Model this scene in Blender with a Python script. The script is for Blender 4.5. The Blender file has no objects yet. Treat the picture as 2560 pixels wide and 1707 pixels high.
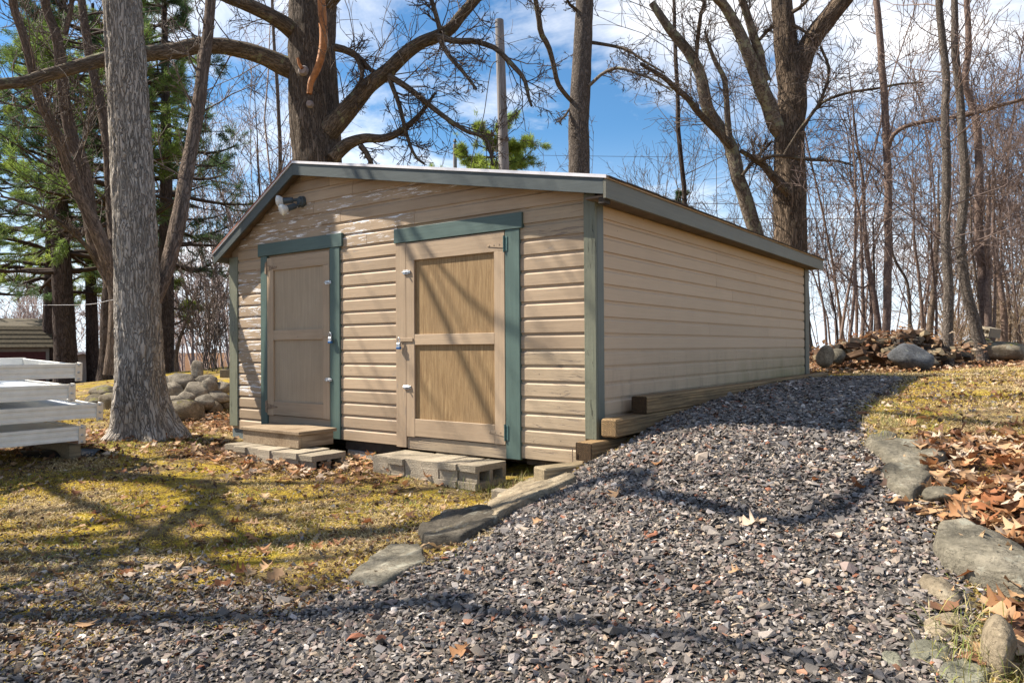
import bpy, bmesh, math, random
import numpy as np
from mathutils import Vector, Matrix

scene = bpy.context.scene
COL = scene.collection
RNG = np.random.default_rng(11)

# ------------------------------------------------------------------ camera
CAM = np.array([2.83, -4.9657, 0.9199])
YAW, PITCH, ROLL, FPX = -0.6303, 0.0082, -0.0065, 1818.75
_f = np.array([math.sin(YAW)*math.cos(PITCH), math.cos(YAW)*math.cos(PITCH), math.sin(PITCH)])
_r0 = np.array([math.cos(YAW), -math.sin(YAW), 0.0]); _u0 = np.cross(_r0, _f)
CR = math.cos(ROLL)*_r0 + math.sin(ROLL)*_u0
CU = -math.sin(ROLL)*_r0 + math.cos(ROLL)*_u0
CF = _f
cam_data = bpy.data.cameras.new('camera')
cam_data.sensor_width = 36.0
cam_data.lens = 36.0*FPX/2560.0
cam_data.clip_start = 0.05
cam_data.clip_end = 2000.0
cam = bpy.data.objects.new('camera', cam_data)
COL.objects.link(cam)
cam.matrix_world = Matrix(((CR[0], CU[0], -CF[0], CAM[0]), (CR[1], CU[1], -CF[1], CAM[1]),
                           (CR[2], CU[2], -CF[2], CAM[2]), (0, 0, 0, 1)))
scene.camera = cam

# ------------------------------------------------------------------ sun, sky, exposure
SUN_DIR = np.array([2.25, 0.97, -2.7]); SUN_DIR = SUN_DIR/np.linalg.norm(SUN_DIR)
sun_data = bpy.data.lights.new('sun', 'SUN')
sun_data.energy = 5.0
sun_data.angle = math.radians(0.55)
sun_data.color = (1.0, 0.92, 0.79)
sun = bpy.data.objects.new('sun', sun_data)
COL.objects.link(sun)
sun.location = (-20, -10, 25)
sun.rotation_euler = Vector(SUN_DIR).to_track_quat('-Z', 'Y').to_euler()

world = bpy.data.worlds.new('World'); scene.world = world; world.use_nodes = True
wn = world.node_tree; wn.nodes.clear()
def WN(t, **k):
    n = wn.nodes.new(t)
    for a, b in k.items():
        if hasattr(n, a): setattr(n, a, b)
        else: n.inputs[a.replace('_', ' ')].default_value = b
    return n
sky = WN('ShaderNodeTexSky', sky_type='NISHITA', sun_disc=False, air_density=1.0, dust_density=0.2, ozone_density=1.5)
sky.sun_elevation = math.asin(-SUN_DIR[2])
sky.sun_rotation = math.atan2(-SUN_DIR[0], -SUN_DIR[1]) % (2*math.pi)
tc = WN('ShaderNodeTexCoord')
sep = WN('ShaderNodeSeparateXYZ'); wn.links.new(tc.outputs['Generated'], sep.inputs[0])
zc = WN('ShaderNodeMath', operation='MAXIMUM'); wn.links.new(sep.outputs[2], zc.inputs[0]); zc.inputs[1].default_value = 0.0
za = WN('ShaderNodeMath', operation='ADD'); wn.links.new(zc.outputs[0], za.inputs[0]); za.inputs[1].default_value = 0.16
dx = WN('ShaderNodeMath', operation='DIVIDE'); wn.links.new(sep.outputs[0], dx.inputs[0]); wn.links.new(za.outputs[0], dx.inputs[1])
dy = WN('ShaderNodeMath', operation='DIVIDE'); wn.links.new(sep.outputs[1], dy.inputs[0]); wn.links.new(za.outputs[0], dy.inputs[1])
cb = WN('ShaderNodeCombineXYZ'); wn.links.new(dx.outputs[0], cb.inputs[0]); wn.links.new(dy.outputs[0], cb.inputs[1]); cb.inputs[2].default_value = 3.7
cn = WN('ShaderNodeTexNoise', noise_dimensions='3D'); wn.links.new(cb.outputs[0], cn.inputs['Vector'])
cn.inputs['Scale'].default_value = 0.85; cn.inputs['Detail'].default_value = 8; cn.inputs['Roughness'].default_value = 0.62
cn.inputs['Distortion'].default_value = 0.4
cr = WN('ShaderNodeValToRGB'); wn.links.new(cn.outputs[0], cr.inputs[0])
cr.color_ramp.elements[0].position = 0.475; cr.color_ramp.elements[0].color = (0, 0, 0, 1)
cr.color_ramp.elements[1].position = 0.67; cr.color_ramp.elements[1].color = (1, 1, 1, 1)
tint = WN('ShaderNodeMix', data_type='RGBA', blend_type='MULTIPLY'); tint.inputs[0].default_value = 1.0
wn.links.new(sky.outputs[0], tint.inputs[6]); tint.inputs[7].default_value = (0.68, 1.10, 1.34, 1)
cm = WN('ShaderNodeMix', data_type='RGBA'); wn.links.new(cr.outputs[0], cm.inputs[0])
wn.links.new(tint.outputs[2], cm.inputs[6]); cm.inputs[7].default_value = (13.0, 12.8, 12.7, 1)
hz = WN('ShaderNodeMapRange', interpolation_type='SMOOTHSTEP'); wn.links.new(zc.outputs[0], hz.inputs[0])
hz.inputs[1].default_value = 0.0; hz.inputs[2].default_value = 0.30; hz.inputs[3].default_value = 0.85; hz.inputs[4].default_value = 0.0
hm = WN('ShaderNodeMix', data_type='RGBA'); wn.links.new(hz.outputs[0], hm.inputs[0]); wn.links.new(cm.outputs[2], hm.inputs[6]); hm.inputs[7].default_value = (9.6, 10.4, 11.6, 1)
bg = WN('ShaderNodeBackground'); wn.links.new(hm.outputs[2], bg.inputs[0]); bg.inputs[1].default_value = 0.053
wo = WN('ShaderNodeOutputWorld'); wn.links.new(bg.outputs[0], wo.inputs[0])

scene.view_settings.view_transform = 'Standard'
scene.view_settings.look = 'None'
scene.view_settings.exposure = 1.2
scene.view_settings.gamma = 1.0
scene.view_settings.use_curve_mapping = False
scene.render.engine = 'CYCLES'
scene.cycles.max_bounces = 6
scene.cycles.transparent_max_bounces = 6

# ------------------------------------------------------------------ where a photo point lies in the place
def ray(x, y):                       # x, y measured on the photograph drawn 2352 wide
    x, y = x/0.91875, y/0.91875
    return CF + (x-1280.0)/FPX*CR - (y-853.5)/FPX*CU
def at(x, y, depth): return CAM + depth*ray(x, y)
def depth_of(p): return float((np.asarray(p)-CAM) @ CF)

# ------------------------------------------------------------------ terrain
CPTS = np.array([
(2.8,-5,-.42),(0,-6,-.46),(5,-5,-.3),(1.5,-3.2,-.27),(-.2,-4,-.34),(-3,-5,-.32),(8,-8,-.4),(-4,-9,-.5),
(-1.5,-2,-.24),(-3,-2,-.2),(-4.5,-2.5,-.15),(-6,-3,-.12),(-9,-5,-.2),(-4.9,-.2,-.1),(-3,-.3,-.16),(-1.2,-.3,-.19),(-.45,-.3,-.19),
(-5.4,-.74,-.06),(-1.2,-1,-.2),(-2.5,3,-.16),(-1,2,-.16),(-4,3,-.1),
(-.15,-.6,-.14),(.2,-.35,.06),(.25,.05,.17),(.25,.7,.29),(.25,1.8,.38),(.25,3,.44),(.25,4.5,.46),(.25,6,.45),
(.7,-.6,.12),(1.2,-.4,.2),(1.67,.4,.3),(2.15,0,.22),(2.6,-1.2,.02),(2,-1,.05),(1.0,-1.5,.0),(.4,-1.8,-.12),(1.6,-2.2,-.1),(2.6,-2,-.12),
(-.3,-1.6,-.21),(.2,-2.6,-.24),(1.5,3,.43),(2.4,3,.46),(1.5,6.9,.46),(2.5,7,.5),(2.8,11,.53),(.3,10.5,.54),(-2,13,.6),(6,6,.6),(6,1,.45),
(-5,12,.4),(0,20,.62),(6,25,.7),(-6,25,.5),(0,45,.1),(-20,40,-.4),(20,30,.6),(20,0,.5),(15,-15,-.2),(-15,-15,-.6),
(-6.4,.3,-.07),(-7,1.4,.0),(-8.6,2.6,.25),(-8,4,.3),(-12,5.5,.46),(-15,8,.54),(-20,12,.5),(-26,5.3,-.9),(-32,-2,-1.2),(-11,-1,-.1),(-15,2,.1),
(-5.6,2,.0),(-5.6,5,.22),(-5.6,8,.36),(-9,8,.42),(-40,20,-.8),(-14,22,.3),(30,-30,-.4),(-35,-30,-1)])
def _kern(r): return np.sqrt(r*r+.15)
_n = len(CPTS); _A = np.zeros((_n+3, _n+3))
_d = np.hypot(CPTS[:, None, 0]-CPTS[None, :, 0], CPTS[:, None, 1]-CPTS[None, :, 1])
_A[:_n, :_n] = _kern(_d); _A[:_n, _n] = 1; _A[:_n, _n+1:] = CPTS[:, :2]; _A[_n, :_n] = 1; _A[_n+1:, :_n] = CPTS[:, :2].T
_W = np.linalg.solve(_A, np.r_[CPTS[:, 2], 0, 0, 0])
def tz(x, y):
    x = np.asarray(x, float); y = np.asarray(y, float); s = x.shape; x = x.ravel(); y = y.ravel()
    out = np.empty(len(x))
    for i in range(0, len(x), 20000):
        a, b = x[i:i+20000], y[i:i+20000]
        r = np.hypot(a[:, None]-CPTS[None, :, 0], b[:, None]-CPTS[None, :, 1])
        out[i:i+20000] = _kern(r) @ _W[:_n] + _W[_n] + _W[_n+1]*a + _W[_n+2]*b
    dist = np.hypot(x+2, y-4); w = np.clip((dist-42)/40, 0, 1)
    return (out*(1-w) + (-1.2)*w).reshape(s)
def ground(x, y):                    # the point of the ground seen at a photo point
    d = ray(x, y); t = np.linspace(1.2, 45, 4000); P = CAM + t[:, None]*d
    g = tz(P[:, 0], P[:, 1]); below = P[:, 2] < g
    i = int(np.argmax(below)) if below.any() else len(t)-1
    p = P[i].copy(); p[2] = g[i]
    return p

# ------------------------------------------------------------------ numpy noise
def _hash(i, j, k, s):
    h = (i*374761393 + j*668265263 + k*1440662683 + s*362437) & 0x7fffffff
    h = ((h ^ (h >> 13))*1274126177) & 0x7fffffff
    return ((h ^ (h >> 16)) & 0xffff)/65535.0
def vnoise(P, s=0):
    P = np.asarray(P, float); I = np.floor(P).astype(np.int64); F = P-I; F = F*F*(3-2*F)
    out = 0
    for a in (0, 1):
        for b in (0, 1):
            for c in (0, 1):
                w = (F[..., 0] if a else 1-F[..., 0])*(F[..., 1] if b else 1-F[..., 1])*(F[..., 2] if c else 1-F[..., 2])
                out = out + w*_hash(I[..., 0]+a, I[..., 1]+b, I[..., 2]+c, s)
    return out
def fbm(P, o=4, s=0):
    P = np.asarray(P, float); out = 0; a = .5
    for k in range(o): out = out + a*vnoise(P, s+k); P = P*2.03; a *= .5
    return out/(1-.5**o)
def n2(x, y, sc, s=0, o=3):
    x = np.asarray(x, float)
    return fbm(np.stack([x*sc, np.asarray(y, float)*sc, np.zeros_like(x)+.37], -1), o, s)

# ------------------------------------------------------------------ objects and meshes
def put(name, me, m=None, parent=None, kind=None, label=None, cat=None, group=None):
    o = bpy.data.objects.new(name, me)
    COL.objects.link(o)
    if me is not None and m is not None and len(me.materials) == 0: me.materials.append(m)
    if parent is not None: o.parent = parent
    tag(o, label, cat, group, kind)
    return o
def tag(o, label=None, cat=None, group=None, kind=None):
    if label: o['label'] = label
    if cat: o['category'] = cat
    if group: o['group'] = group
    if kind: o['kind'] = kind
def empty(name, loc=(0, 0, 0), label=None, cat=None, group=None):
    o = bpy.data.objects.new(name, None); o.empty_display_size = .1; o.location = loc
    COL.objects.link(o); tag(o, label, cat, group); return o
def mesh_np(name, V, F, smooth=False, cols=None, uv=None):
    V = np.ascontiguousarray(V, np.float32); F = np.ascontiguousarray(F, np.int32)
    me = bpy.data.meshes.new(name); k = F.shape[1]; nf = len(F)
    me.vertices.add(len(V)); me.vertices.foreach_set('co', V.ravel())
    me.loops.add(nf*k); me.loops.foreach_set('vertex_index', F.ravel())
    me.polygons.add(nf); me.polygons.foreach_set('loop_start', np.arange(0, nf*k, k, dtype=np.int32))
    try: me.polygons.foreach_set('loop_total', np.full(nf, k, np.int32))
    except Exception: pass
    me.polygons.foreach_set('use_smooth', np.full(nf, bool(smooth)))
    if cols is not None:
        a = me.attributes.new('col', 'FLOAT_COLOR', 'POINT')
        c = np.ones((len(V), 4), np.float32); c[:, :cols.shape[1]] = cols
        a.data.foreach_set('color', c.ravel())
    if uv is not None:
        l = me.uv_layers.new(name='UVMap'); l.data.foreach_set('uv', np.ascontiguousarray(uv[F.ravel()], np.float32).ravel())
    me.update(calc_edges=True); me.validate()
    return me
def mesh_bm(name, bm, smooth=False):
    me = bpy.data.meshes.new(name)
    bmesh.ops.recalc_face_normals(bm, faces=bm.faces)
    bm.to_mesh(me); bm.free()
    if smooth: me.polygons.foreach_set('use_smooth', [True]*len(me.polygons))
    return me
def bm_box(bm, lo, hi, bev=0.0):
    r = bmesh.ops.create_cube(bm, size=1.0); vs = r['verts']
    for v in vs:
        v.co = Vector([lo[i] + (v.co[i]+.5)*(hi[i]-lo[i]) for i in range(3)])
    if bev:
        es = list({e for v in vs for e in v.link_edges})
        bmesh.ops.bevel(bm, geom=es, offset=bev, segments=1, affect='EDGES', profile=.5)
def box(name, lo, hi, m, parent=None, bev=.003, **k):
    bm = bmesh.new(); bm_box(bm, lo, hi, bev); return put(name, mesh_bm(name, bm), m, parent, **k)
def boxes(name, ls, m, parent=None, bev=.002, **k):
    bm = bmesh.new()
    for lo, hi in ls: bm_box(bm, lo, hi, bev)
    return put(name, mesh_bm(name, bm), m, parent, **k)
def bm_cyl(bm, p0, p1, r0, r1=None, n=12, cap=True):
    p0, p1 = Vector(p0), Vector(p1); r1 = r0 if r1 is None else r1
    d = (p1-p0).normalized(); a = d.orthogonal().normalized(); b = d.cross(a)
    ra = [bm.verts.new(p0 + (a*math.cos(t)+b*math.sin(t))*r0) for t in [2*math.pi*i/n for i in range(n)]]
    rb = [bm.verts.new(p1 + (a*math.cos(t)+b*math.sin(t))*r1) for t in [2*math.pi*i/n for i in range(n)]]
    for i in range(n): bm.faces.new((ra[i], ra[(i+1) % n], rb[(i+1) % n], rb[i]))
    if cap: bm.faces.new(ra[::-1]); bm.faces.new(rb)
def spline(pts, step=None, K=None):
    P = np.asarray(pts, float)
    if len(P) == 2: P = np.array([P[0], (P[0]+P[1])/2, P[1]])
    Q = np.vstack([2*P[0]-P[1], P, 2*P[-1]-P[-2]]); out = []
    for i in range(1, len(Q)-2):
        t = np.linspace(0, 1, 14, endpoint=False)[:, None]
        a, b, c, d = Q[i-1], Q[i], Q[i+1], Q[i+2]
        out.append(.5*((2*b)+(-a+c)*t+(2*a-5*b+4*c-d)*t**2+(-a+3*b-3*c+d)*t**3))
    S = np.vstack(out+[P[-1:]]); L = np.r_[0, np.cumsum(np.linalg.norm(np.diff(S[:, :3], axis=0), axis=1))]
    K = K or max(3, int(L[-1]/step)+1)
    q = np.linspace(0, L[-1], K)
    return np.stack([np.interp(q, L, S[:, j]) for j in range(S.shape[1])], 1)
def tube(P, R, n=12, bump=0.0, fu=3.0, fv=1.0, seed=0, away=None, cap=True):
    P = np.asarray(P, float); R = np.asarray(R, float); K = len(P)
    T = np.gradient(P, axis=0); T /= np.linalg.norm(T, axis=1)[:, None]
    ref = np.array(CF if away is None else away, float); ref = ref - T[0]*(ref @ T[0])
    if np.linalg.norm(ref) < .1: ref = np.array([0, 0, 1.0]); ref = ref - T[0]*(ref @ T[0])
    A = np.zeros((K, 3)); a = ref/np.linalg.norm(ref)
    for i in range(K):
        a = a - T[i]*(a @ T[i]); a /= np.linalg.norm(a); A[i] = a
    B = np.cross(T, A)
    th = np.linspace(0, 2*math.pi, n+1)
    L = np.r_[0, np.cumsum(np.linalg.norm(np.diff(P, axis=0), axis=1))]
    c, s = np.cos(th), np.sin(th); r = np.repeat(R[:, None], n+1, 1)
    if bump:
        Q = np.stack([np.cos(th)[None, :]*fu + 0*L[:, None], np.sin(th)[None, :]*fu + 0*L[:, None], L[:, None]*fv + 0*th[None, :]], -1)
        r = r*(1 + bump*(fbm(Q, 3, seed)*2-1))
    V = P[:, None, :] + r[..., None]*(A[:, None, :]*c[None, :, None] + B[:, None, :]*s[None, :, None])
    uv = np.stack([np.repeat((th/(2*math.pi)*2*math.pi*R.mean())[None, :], K, 0), np.repeat(L[:, None], n+1, 1)], -1)
    i = np.arange(K-1)[:, None]*(n+1); j = np.arange(n)[None, :]
    F = np.stack([i+j, i+j+1, i+j+n+2, i+j+n+1], -1).reshape(-1, 4)
    return V.reshape(-1, 3), F, uv.reshape(-1, 2)
def tubes3(P, R, n=3):
    """many thin tubes at once: P (N,K,3), R (N,K)"""
    P = np.asarray(P, float); N, K, _ = P.shape
    T = np.gradient(P, axis=1); T /= (np.linalg.norm(T, axis=2)[..., None]+1e-9)
    D = P[:, -1]-P[:, 0]; D /= (np.linalg.norm(D, axis=1)[:, None]+1e-9)
    ref = np.where(np.abs(D[:, 2:3]) > .7, np.array([[1.0, .2, 0]]), np.array([[0.1, 0, 1.0]]))
    A = np.cross(T, ref[:, None, :]); A /= (np.linalg.norm(A, axis=2)[..., None]+1e-9); B = np.cross(T, A)
    th = np.linspace(0, 2*math.pi, n, endpoint=False)
    V = P[:, :, None, :] + R[:, :, None, None]*(A[:, :, None, :]*np.cos(th)[None, None, :, None] + B[:, :, None, :]*np.sin(th)[None, None, :, None])
    base = (np.arange(N)*K*n)[:, None, None]; i = (np.arange(K-1)*n)[None, :, None]; j = np.arange(n)[None, None, :]; j2 = (j+1) % n
    F = np.stack([base+i+j, base+i+j2, base+i+n+j2, base+i+n+j], -1).reshape(-1, 4)
    return V.reshape(-1, 3), F
def sprout(P, R, m, ln, ang=(30, 65), up=.15, K=5, rf=.6, t0=.15, t1=1.0, wig=.25, rng=RNG, rmin=.004, lens_by_t=.5, tip=.35):
    """m children on every parent; returns (N*m,K,3), (N*m,K)"""
    N, KP, _ = P.shape
    t = rng.uniform(t0, t1, (N, m)); f = t*(KP-1); i = np.clip(np.floor(f).astype(int), 0, KP-2); w = (f-i)[..., None]
    ii = np.arange(N)[:, None]
    p = P[ii, i]*(1-w) + P[ii, i+1]*w; d = P[ii, i+1]-P[ii, i]; d /= (np.linalg.norm(d, axis=2)[..., None]+1e-9)
    r0 = (R[ii, i]*(1-w[..., 0]) + R[ii, i+1]*w[..., 0])*rf
    v = rng.normal(size=(N, m, 3)); v -= d*(v*d).sum(2)[..., None]; v /= (np.linalg.norm(v, axis=2)[..., None]+1e-9)
    a = np.radians(rng.uniform(ang[0], ang[1], (N, m)))[..., None]
    d = d*np.cos(a) + v*np.sin(a)
    plen = np.linalg.norm(np.diff(P, axis=1), axis=2).sum(1)[:, None]
    L = plen*rng.uniform(ln[0], ln[1], (N, m))*(1-lens_by_t*t)
    p = p.reshape(-1, 3); d = d.reshape(-1, 3); L = L.reshape(-1); r0 = np.maximum(r0.reshape(-1), rmin)
    out = np.zeros((len(p), K, 3)); out[:, 0] = p
    for k in range(1, K):
        d = d + rng.normal(size=d.shape)*wig + np.array([0, 0, up]); d /= np.linalg.norm(d, axis=1)[:, None]
        out[:, k] = out[:, k-1] + d*(L/(K-1))[:, None]
    RR = np.maximum(r0[:, None]*np.linspace(1, tip, K)[None, :], rmin*.7)
    return out, RR
def batch(name, sets, m, parent=None, n=3, **k):
    Vs, Fs, b = [], [], 0
    for P, R in sets:
        if len(P) == 0: continue
        V, F = tubes3(P, R, n); Vs.append(V); Fs.append(F+b); b += len(V)
    return put(name, mesh_np(name, np.vstack(Vs), np.vstack(Fs), True), m, parent, **k)
# ------------------------------------------------------------------ materials
class NB:
    def __init__(s, name, rough=.8, spec=.3):
        s.m = bpy.data.materials.new(name); s.m.use_nodes = True; s.t = s.m.node_tree; s.t.nodes.clear()
        s.o = s.t.nodes.new('ShaderNodeOutputMaterial'); s.b = s.t.nodes.new('ShaderNodeBsdfPrincipled')
        s.t.links.new(s.b.outputs[0], s.o.inputs[0])
        s.b.inputs['Roughness'].default_value = rough; s.b.inputs['Specular IOR Level'].default_value = spec
    def n(s, t, **k):
        q = s.t.nodes.new(t)
        for a, v in k.items(): setattr(q, a, v)
        return q
    def l(s, a, b): s.t.links.new(a, b)
    def set(s, sock, v):
        if hasattr(v, 'is_linked') or hasattr(v, 'links'): s.l(v, sock)
        elif isinstance(v, (tuple, list)): sock.default_value = (*v, 1) if len(v) == 3 and len(sock.default_value) == 4 else v
        else: sock.default_value = v
    def coord(s, kind='Object', scale=(1, 1, 1), loc=(0, 0, 0)):
        c = s.n('ShaderNodeTexCoord'); mp = s.n('ShaderNodeMapping'); s.l(c.outputs[kind], mp.inputs[0])
        mp.inputs['Scale'].default_value = scale; mp.inputs['Location'].default_value = loc
        return mp.outputs[0]
    def noise(s, v, sc, det=4, ro=.55, dist=0):
        q = s.n('ShaderNodeTexNoise'); s.l(v, q.inputs['Vector']); q.inputs['Scale'].default_value = sc
        q.inputs['Detail'].default_value = det; q.inputs['Roughness'].default_value = ro; q.inputs['Distortion'].default_value = dist
        return q.outputs[0]
    def voro(s, v, sc, feat='F1', rnd=1.0, out=0):
        q = s.n('ShaderNodeTexVoronoi', feature=feat); s.l(v, q.inputs['Vector']); q.inputs['Scale'].default_value = sc
        q.inputs['Randomness'].default_value = rnd; return q.outputs[out]
    def ramp(s, f, stops):
        q = s.n('ShaderNodeValToRGB'); s.l(f, q.inputs[0]); e = q.color_ramp.elements
        while len(e) < len(stops): e.new(.5)
        for x, (p, c) in zip(e, stops):
            x.position = p; x.color = (c, c, c, 1) if not isinstance(c, (tuple, list)) else (*c, 1)
        return q.outputs[0]
    def mix(s, f, a, b, mode='MIX'):
        q = s.n('ShaderNodeMix', data_type='RGBA', blend_type=mode)
        s.set(q.inputs[0], f); s.set(q.inputs[6], a); s.set(q.inputs[7], b); return q.outputs[2]
    def math(s, op, a, b=0.0, c=False):
        q = s.n('ShaderNodeMath', operation=op, use_clamp=c); s.set(q.inputs[0], a); s.set(q.inputs[1], b); return q.outputs[0]
    def rnd(s):
        return s.n('ShaderNodeObjectInfo').outputs['Random']
    def attr(s, name, out='Color'):
        q = s.n('ShaderNodeAttribute'); q.attribute_name = name; return q.outputs[out]
    def bump(s, h, st=.4, d=.01, base=None):
        q = s.n('ShaderNodeBump'); s.l(h, q.inputs['Height']); q.inputs['Strength'].default_value = st; q.inputs['Distance'].default_value = d
        if base is not None: s.l(base, q.inputs['Normal'])
        return q.outputs[0]
    def done(s, col=None, bump=None, rough=None):
        if col is not None: s.set(s.b.inputs['Base Color'], col)
        if bump is not None: s.l(bump, s.b.inputs['Normal'])
        if rough is not None: s.set(s.b.inputs['Roughness'], rough)
        return s.m

def painted(name, col, axis, worn=None, amount=.0, rough=.62, grain=.35, flake=0.0, moss=0.0, tonal=.16, soft=1.0):
    """painted board: grain runs along axis; worn = the wood or older paint showing through"""
    k = NB(name, rough, .35)
    sc = {'x': (1.2, 30, 30), 'y': (30, 1.2, 30), 'z': (30, 30, 1.2)}[axis]
    v = k.coord('Object', sc); v1 = k.coord('Object')
    rn = k.rnd()
    g = k.noise(v, 1.6, 5, .65, .4); blot = k.noise(v1, 1.7, 4, .6); fine = k.noise(v1, 38, 3, .6)
    c = k.mix(k.ramp(g, [(.32, 0), (.72, 1)]), tuple(x*(1-.14*soft) for x in col), tuple(min(1, x*(1+.08*soft)) for x in col))
    c = k.mix(k.ramp(blot, [(.35, 0), (.7, 1)]), c, k.mix(1.0, c, tuple(1-(1-q)*soft for q in (.84, .83, .82)), 'MULTIPLY'))
    t = k.math('ADD', k.math('MULTIPLY', rn, tonal), 1-tonal*.6)
    c = k.mix(1.0, c, t, 'MULTIPLY')
    h = k.math('ADD', k.math('MULTIPLY', g, .8), k.math('MULTIPLY', fine, .35))
    if worn is not None:
        wv = k.coord('Object', {'x': (3, 26, 26), 'y': (26, 3, 26), 'z': (26, 26, 3)}[axis])
        wn_ = k.noise(wv, 1.5, 6, .7, .8); big = k.noise(v1, 1.3, 3, .5)
        f = k.ramp(k.math('ADD', wn_, k.math('MULTIPLY', k.math('SUBTRACT', big, .5), .5)), [(.66-amount, 0), (.72-amount, 1)])
        c = k.mix(f, c, worn); h = k.math('SUBTRACT', h, k.math('MULTIPLY', f, .5))
    # nail heads and knots: small dark spots
    sp = k.voro(k.coord('Object', (1, 1, 1)), 5.2); c = k.mix(k.ramp(sp, [(.018, 1), (.03, 0)]), c, (.09, .065, .05))
    if flake:
        fv = k.coord('Object', {'x': (2.2, 20, 22), 'y': (20, 2.2, 22), 'z': (20, 20, 2.2)}[axis], (3, 1, 7))
        fn = k.noise(fv, 1.9, 8, .72, .6)
        f = k.ramp(fn, [(.72-flake, 0), (.745-flake, 1)])
        c = k.mix(f, c, (.78, .76, .76)); h = k.math('SUBTRACT', h, k.math('MULTIPLY', f, .7))
    if moss:
        mn = k.noise(k.coord('Object', (2.2, 2.2, 1.1)), 1.5, 5, .6)
        sy = k.n('ShaderNodeSeparateXYZ'); k.l(v1, sy.inputs[0])
        gy = k.n('ShaderNodeMapRange'); k.l(sy.outputs[1], gy.inputs[0]); gy.inputs[1].default_value = .6; gy.inputs[2].default_value = 5.2
        gz = k.n('ShaderNodeMapRange'); k.l(sy.outputs[2], gz.inputs[0]); gz.inputs[1].default_value = .98; gz.inputs[2].default_value = .45
        f = k.math('MULTIPLY', k.math('MULTIPLY', gy.outputs[0], gz.outputs[0]), k.ramp(mn, [(.3, .25), (.62, 1)]), True)
        c = k.mix(k.math('MULTIPLY', f, moss), c, (.17, .16, .045))
        gr = k.ramp(k.noise(k.coord('Object', (5, 5, .8)), 2.2, 5, .7), [(.5, 0), (.75, .5)])
        c = k.mix(k.math('MULTIPLY', gr, gz.outputs[0]), c, (.12, .11, .09))
    return k.done(c, k.bump(h, grain, .004))

TAN = (.435, .318, .212); TAN_SIDE_LIFTED = (.52, .38, .255)  # side tan: the front tan lightened in colour to offset the side wall's shade
m_siding = painted('tan_siding_paint', TAN, 'x', (.27, .225, .185), .015, tonal=.26)
m_siding_flake = painted('tan_siding_paint_flaking', TAN, 'x', (.27, .225, .185), .03, flake=.165)
m_siding_weather = painted('tan_siding_paint_weathered', (.44, .335, .225), 'x', (.23, .175, .13), .09, grain=.7)
m_side = painted('tan_side_shade_lifted', TAN_SIDE_LIFTED, 'y', (.3, .23, .17), -.2, tonal=.08, soft=.35)
m_side_low = painted('tan_side_shade_lifted_mossy', TAN_SIDE_LIFTED, 'y', (.3, .23, .17), -.12, moss=.9, tonal=.08, soft=.45)
m_door_v = painted('tan_door_paint_upright', TAN, 'z', (.24, .19, .15), -.02)
m_door_h = painted('tan_door_paint_level', TAN, 'x', (.24, .19, .15), -.02)
m_teal_v = painted('blue_green_trim_upright', (.092, .14, .122), 'z', (.10, .16, .14), -.06, .5, .35)
m_teal_h = painted('blue_green_trim_level', (.084, .128, .116), 'x', (.10, .16, .14), -.06, .5, .35)
m_post = painted('grey_green_post_paint', (.19, .195, .14), 'z', (.055, .055, .04), .06, .5, 1.0)
m_rake = painted('slate_rake_paint', (.078, .092, .092), 'x', (.05, .06, .06), -.04, .5, .25, tonal=.05)
m_fascia = painted('grey_fascia_paint', (.155, .15, .118), 'y', (.1, .09, .06), -.03, .55, .25, tonal=.05)

def plywood():
    k = NB('bare_plywood', .75, .25)
    v = k.coord('Object', (9, 9, .75)); g = k.noise(v, 2.4, 7, .75, 2.6); v2 = k.coord('Object', (46, 46, 2.2)); f = k.noise(v2, 2.0, 5, .75, .5)
    b = k.noise(k.coord('Object'), 2.2, 4, .6)
    c = k.ramp(g, [(.28, (.17, .10, .045)), (.5, (.33, .215, .105)), (.72, (.45, .315, .165))])
    c = k.mix(k.ramp(f, [(.38, .55), (.6, 0)]), c, (.17, .10, .045)); c = k.mix(k.ramp(b, [(.4, 0), (.7, .5)]), c, (.27, .18, .095))
    return k.done(c, k.bump(k.math('ADD', g, f), .6, .004))
m_ply = plywood()
m_ply_paint = painted('tan_painted_plywood', (.43, .33, .225), 'z', (.27, .215, .16), -.05, .6, .5)

def timber(name, a, b, dark):
    k = NB(name, .8, .2)
    v = k.coord('Object', (1, .06, 1)); w = k.n('ShaderNodeTexWave', wave_type='RINGS', rings_direction='Y'); k.l(v, w.inputs[0])
    w.inputs['Scale'].default_value = 22; w.inputs['Distortion'].default_value = 5; w.inputs['Detail'].default_value = 3; w.inputs['Detail Scale'].default_value = 1.3
    g = k.noise(k.coord('Object', (26, 1.6, 26)), 2, 5, .7, .3); bl = k.noise(k.coord('Object', (1, .8, 1)), 2.6, 5, .65)
    c = k.mix(w.outputs[1], a, b); c = k.mix(k.ramp(g, [(.4, .6), (.62, 0)]), c, dark)
    c = k.mix(k.ramp(bl, [(.5, 0), (.75, .8)]), c, dark)
    crack = k.noise(k.coord('Object', (40, 1.0, 40)), 1.5, 3, .5); c = k.mix(k.ramp(crack, [(.29, 1), (.33, 0)]), c, (.03, .02, .012))
    return k.done(c, k.bump(k.math('ADD', g, k.math('MULTIPLY', w.outputs[0], .3)), .6, .006))
m_endgrain = timber('dark_weathered_end_grain', (.05, .03, .016), (.10, .06, .03), (.022, .014, .008))
m_timber = timber('treated_timber', (.20, .12, .055), (.36, .235, .115), (.12, .085, .05))
m_timber_grey = timber('weathered_timber', (.24, .19, .12), (.37, .29, .18), (.12, .095, .065))
m_step = timber('weathered_step_lumber', (.28, .21, .14), (.45, .35, .24), (.14, .09, .05))

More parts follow.
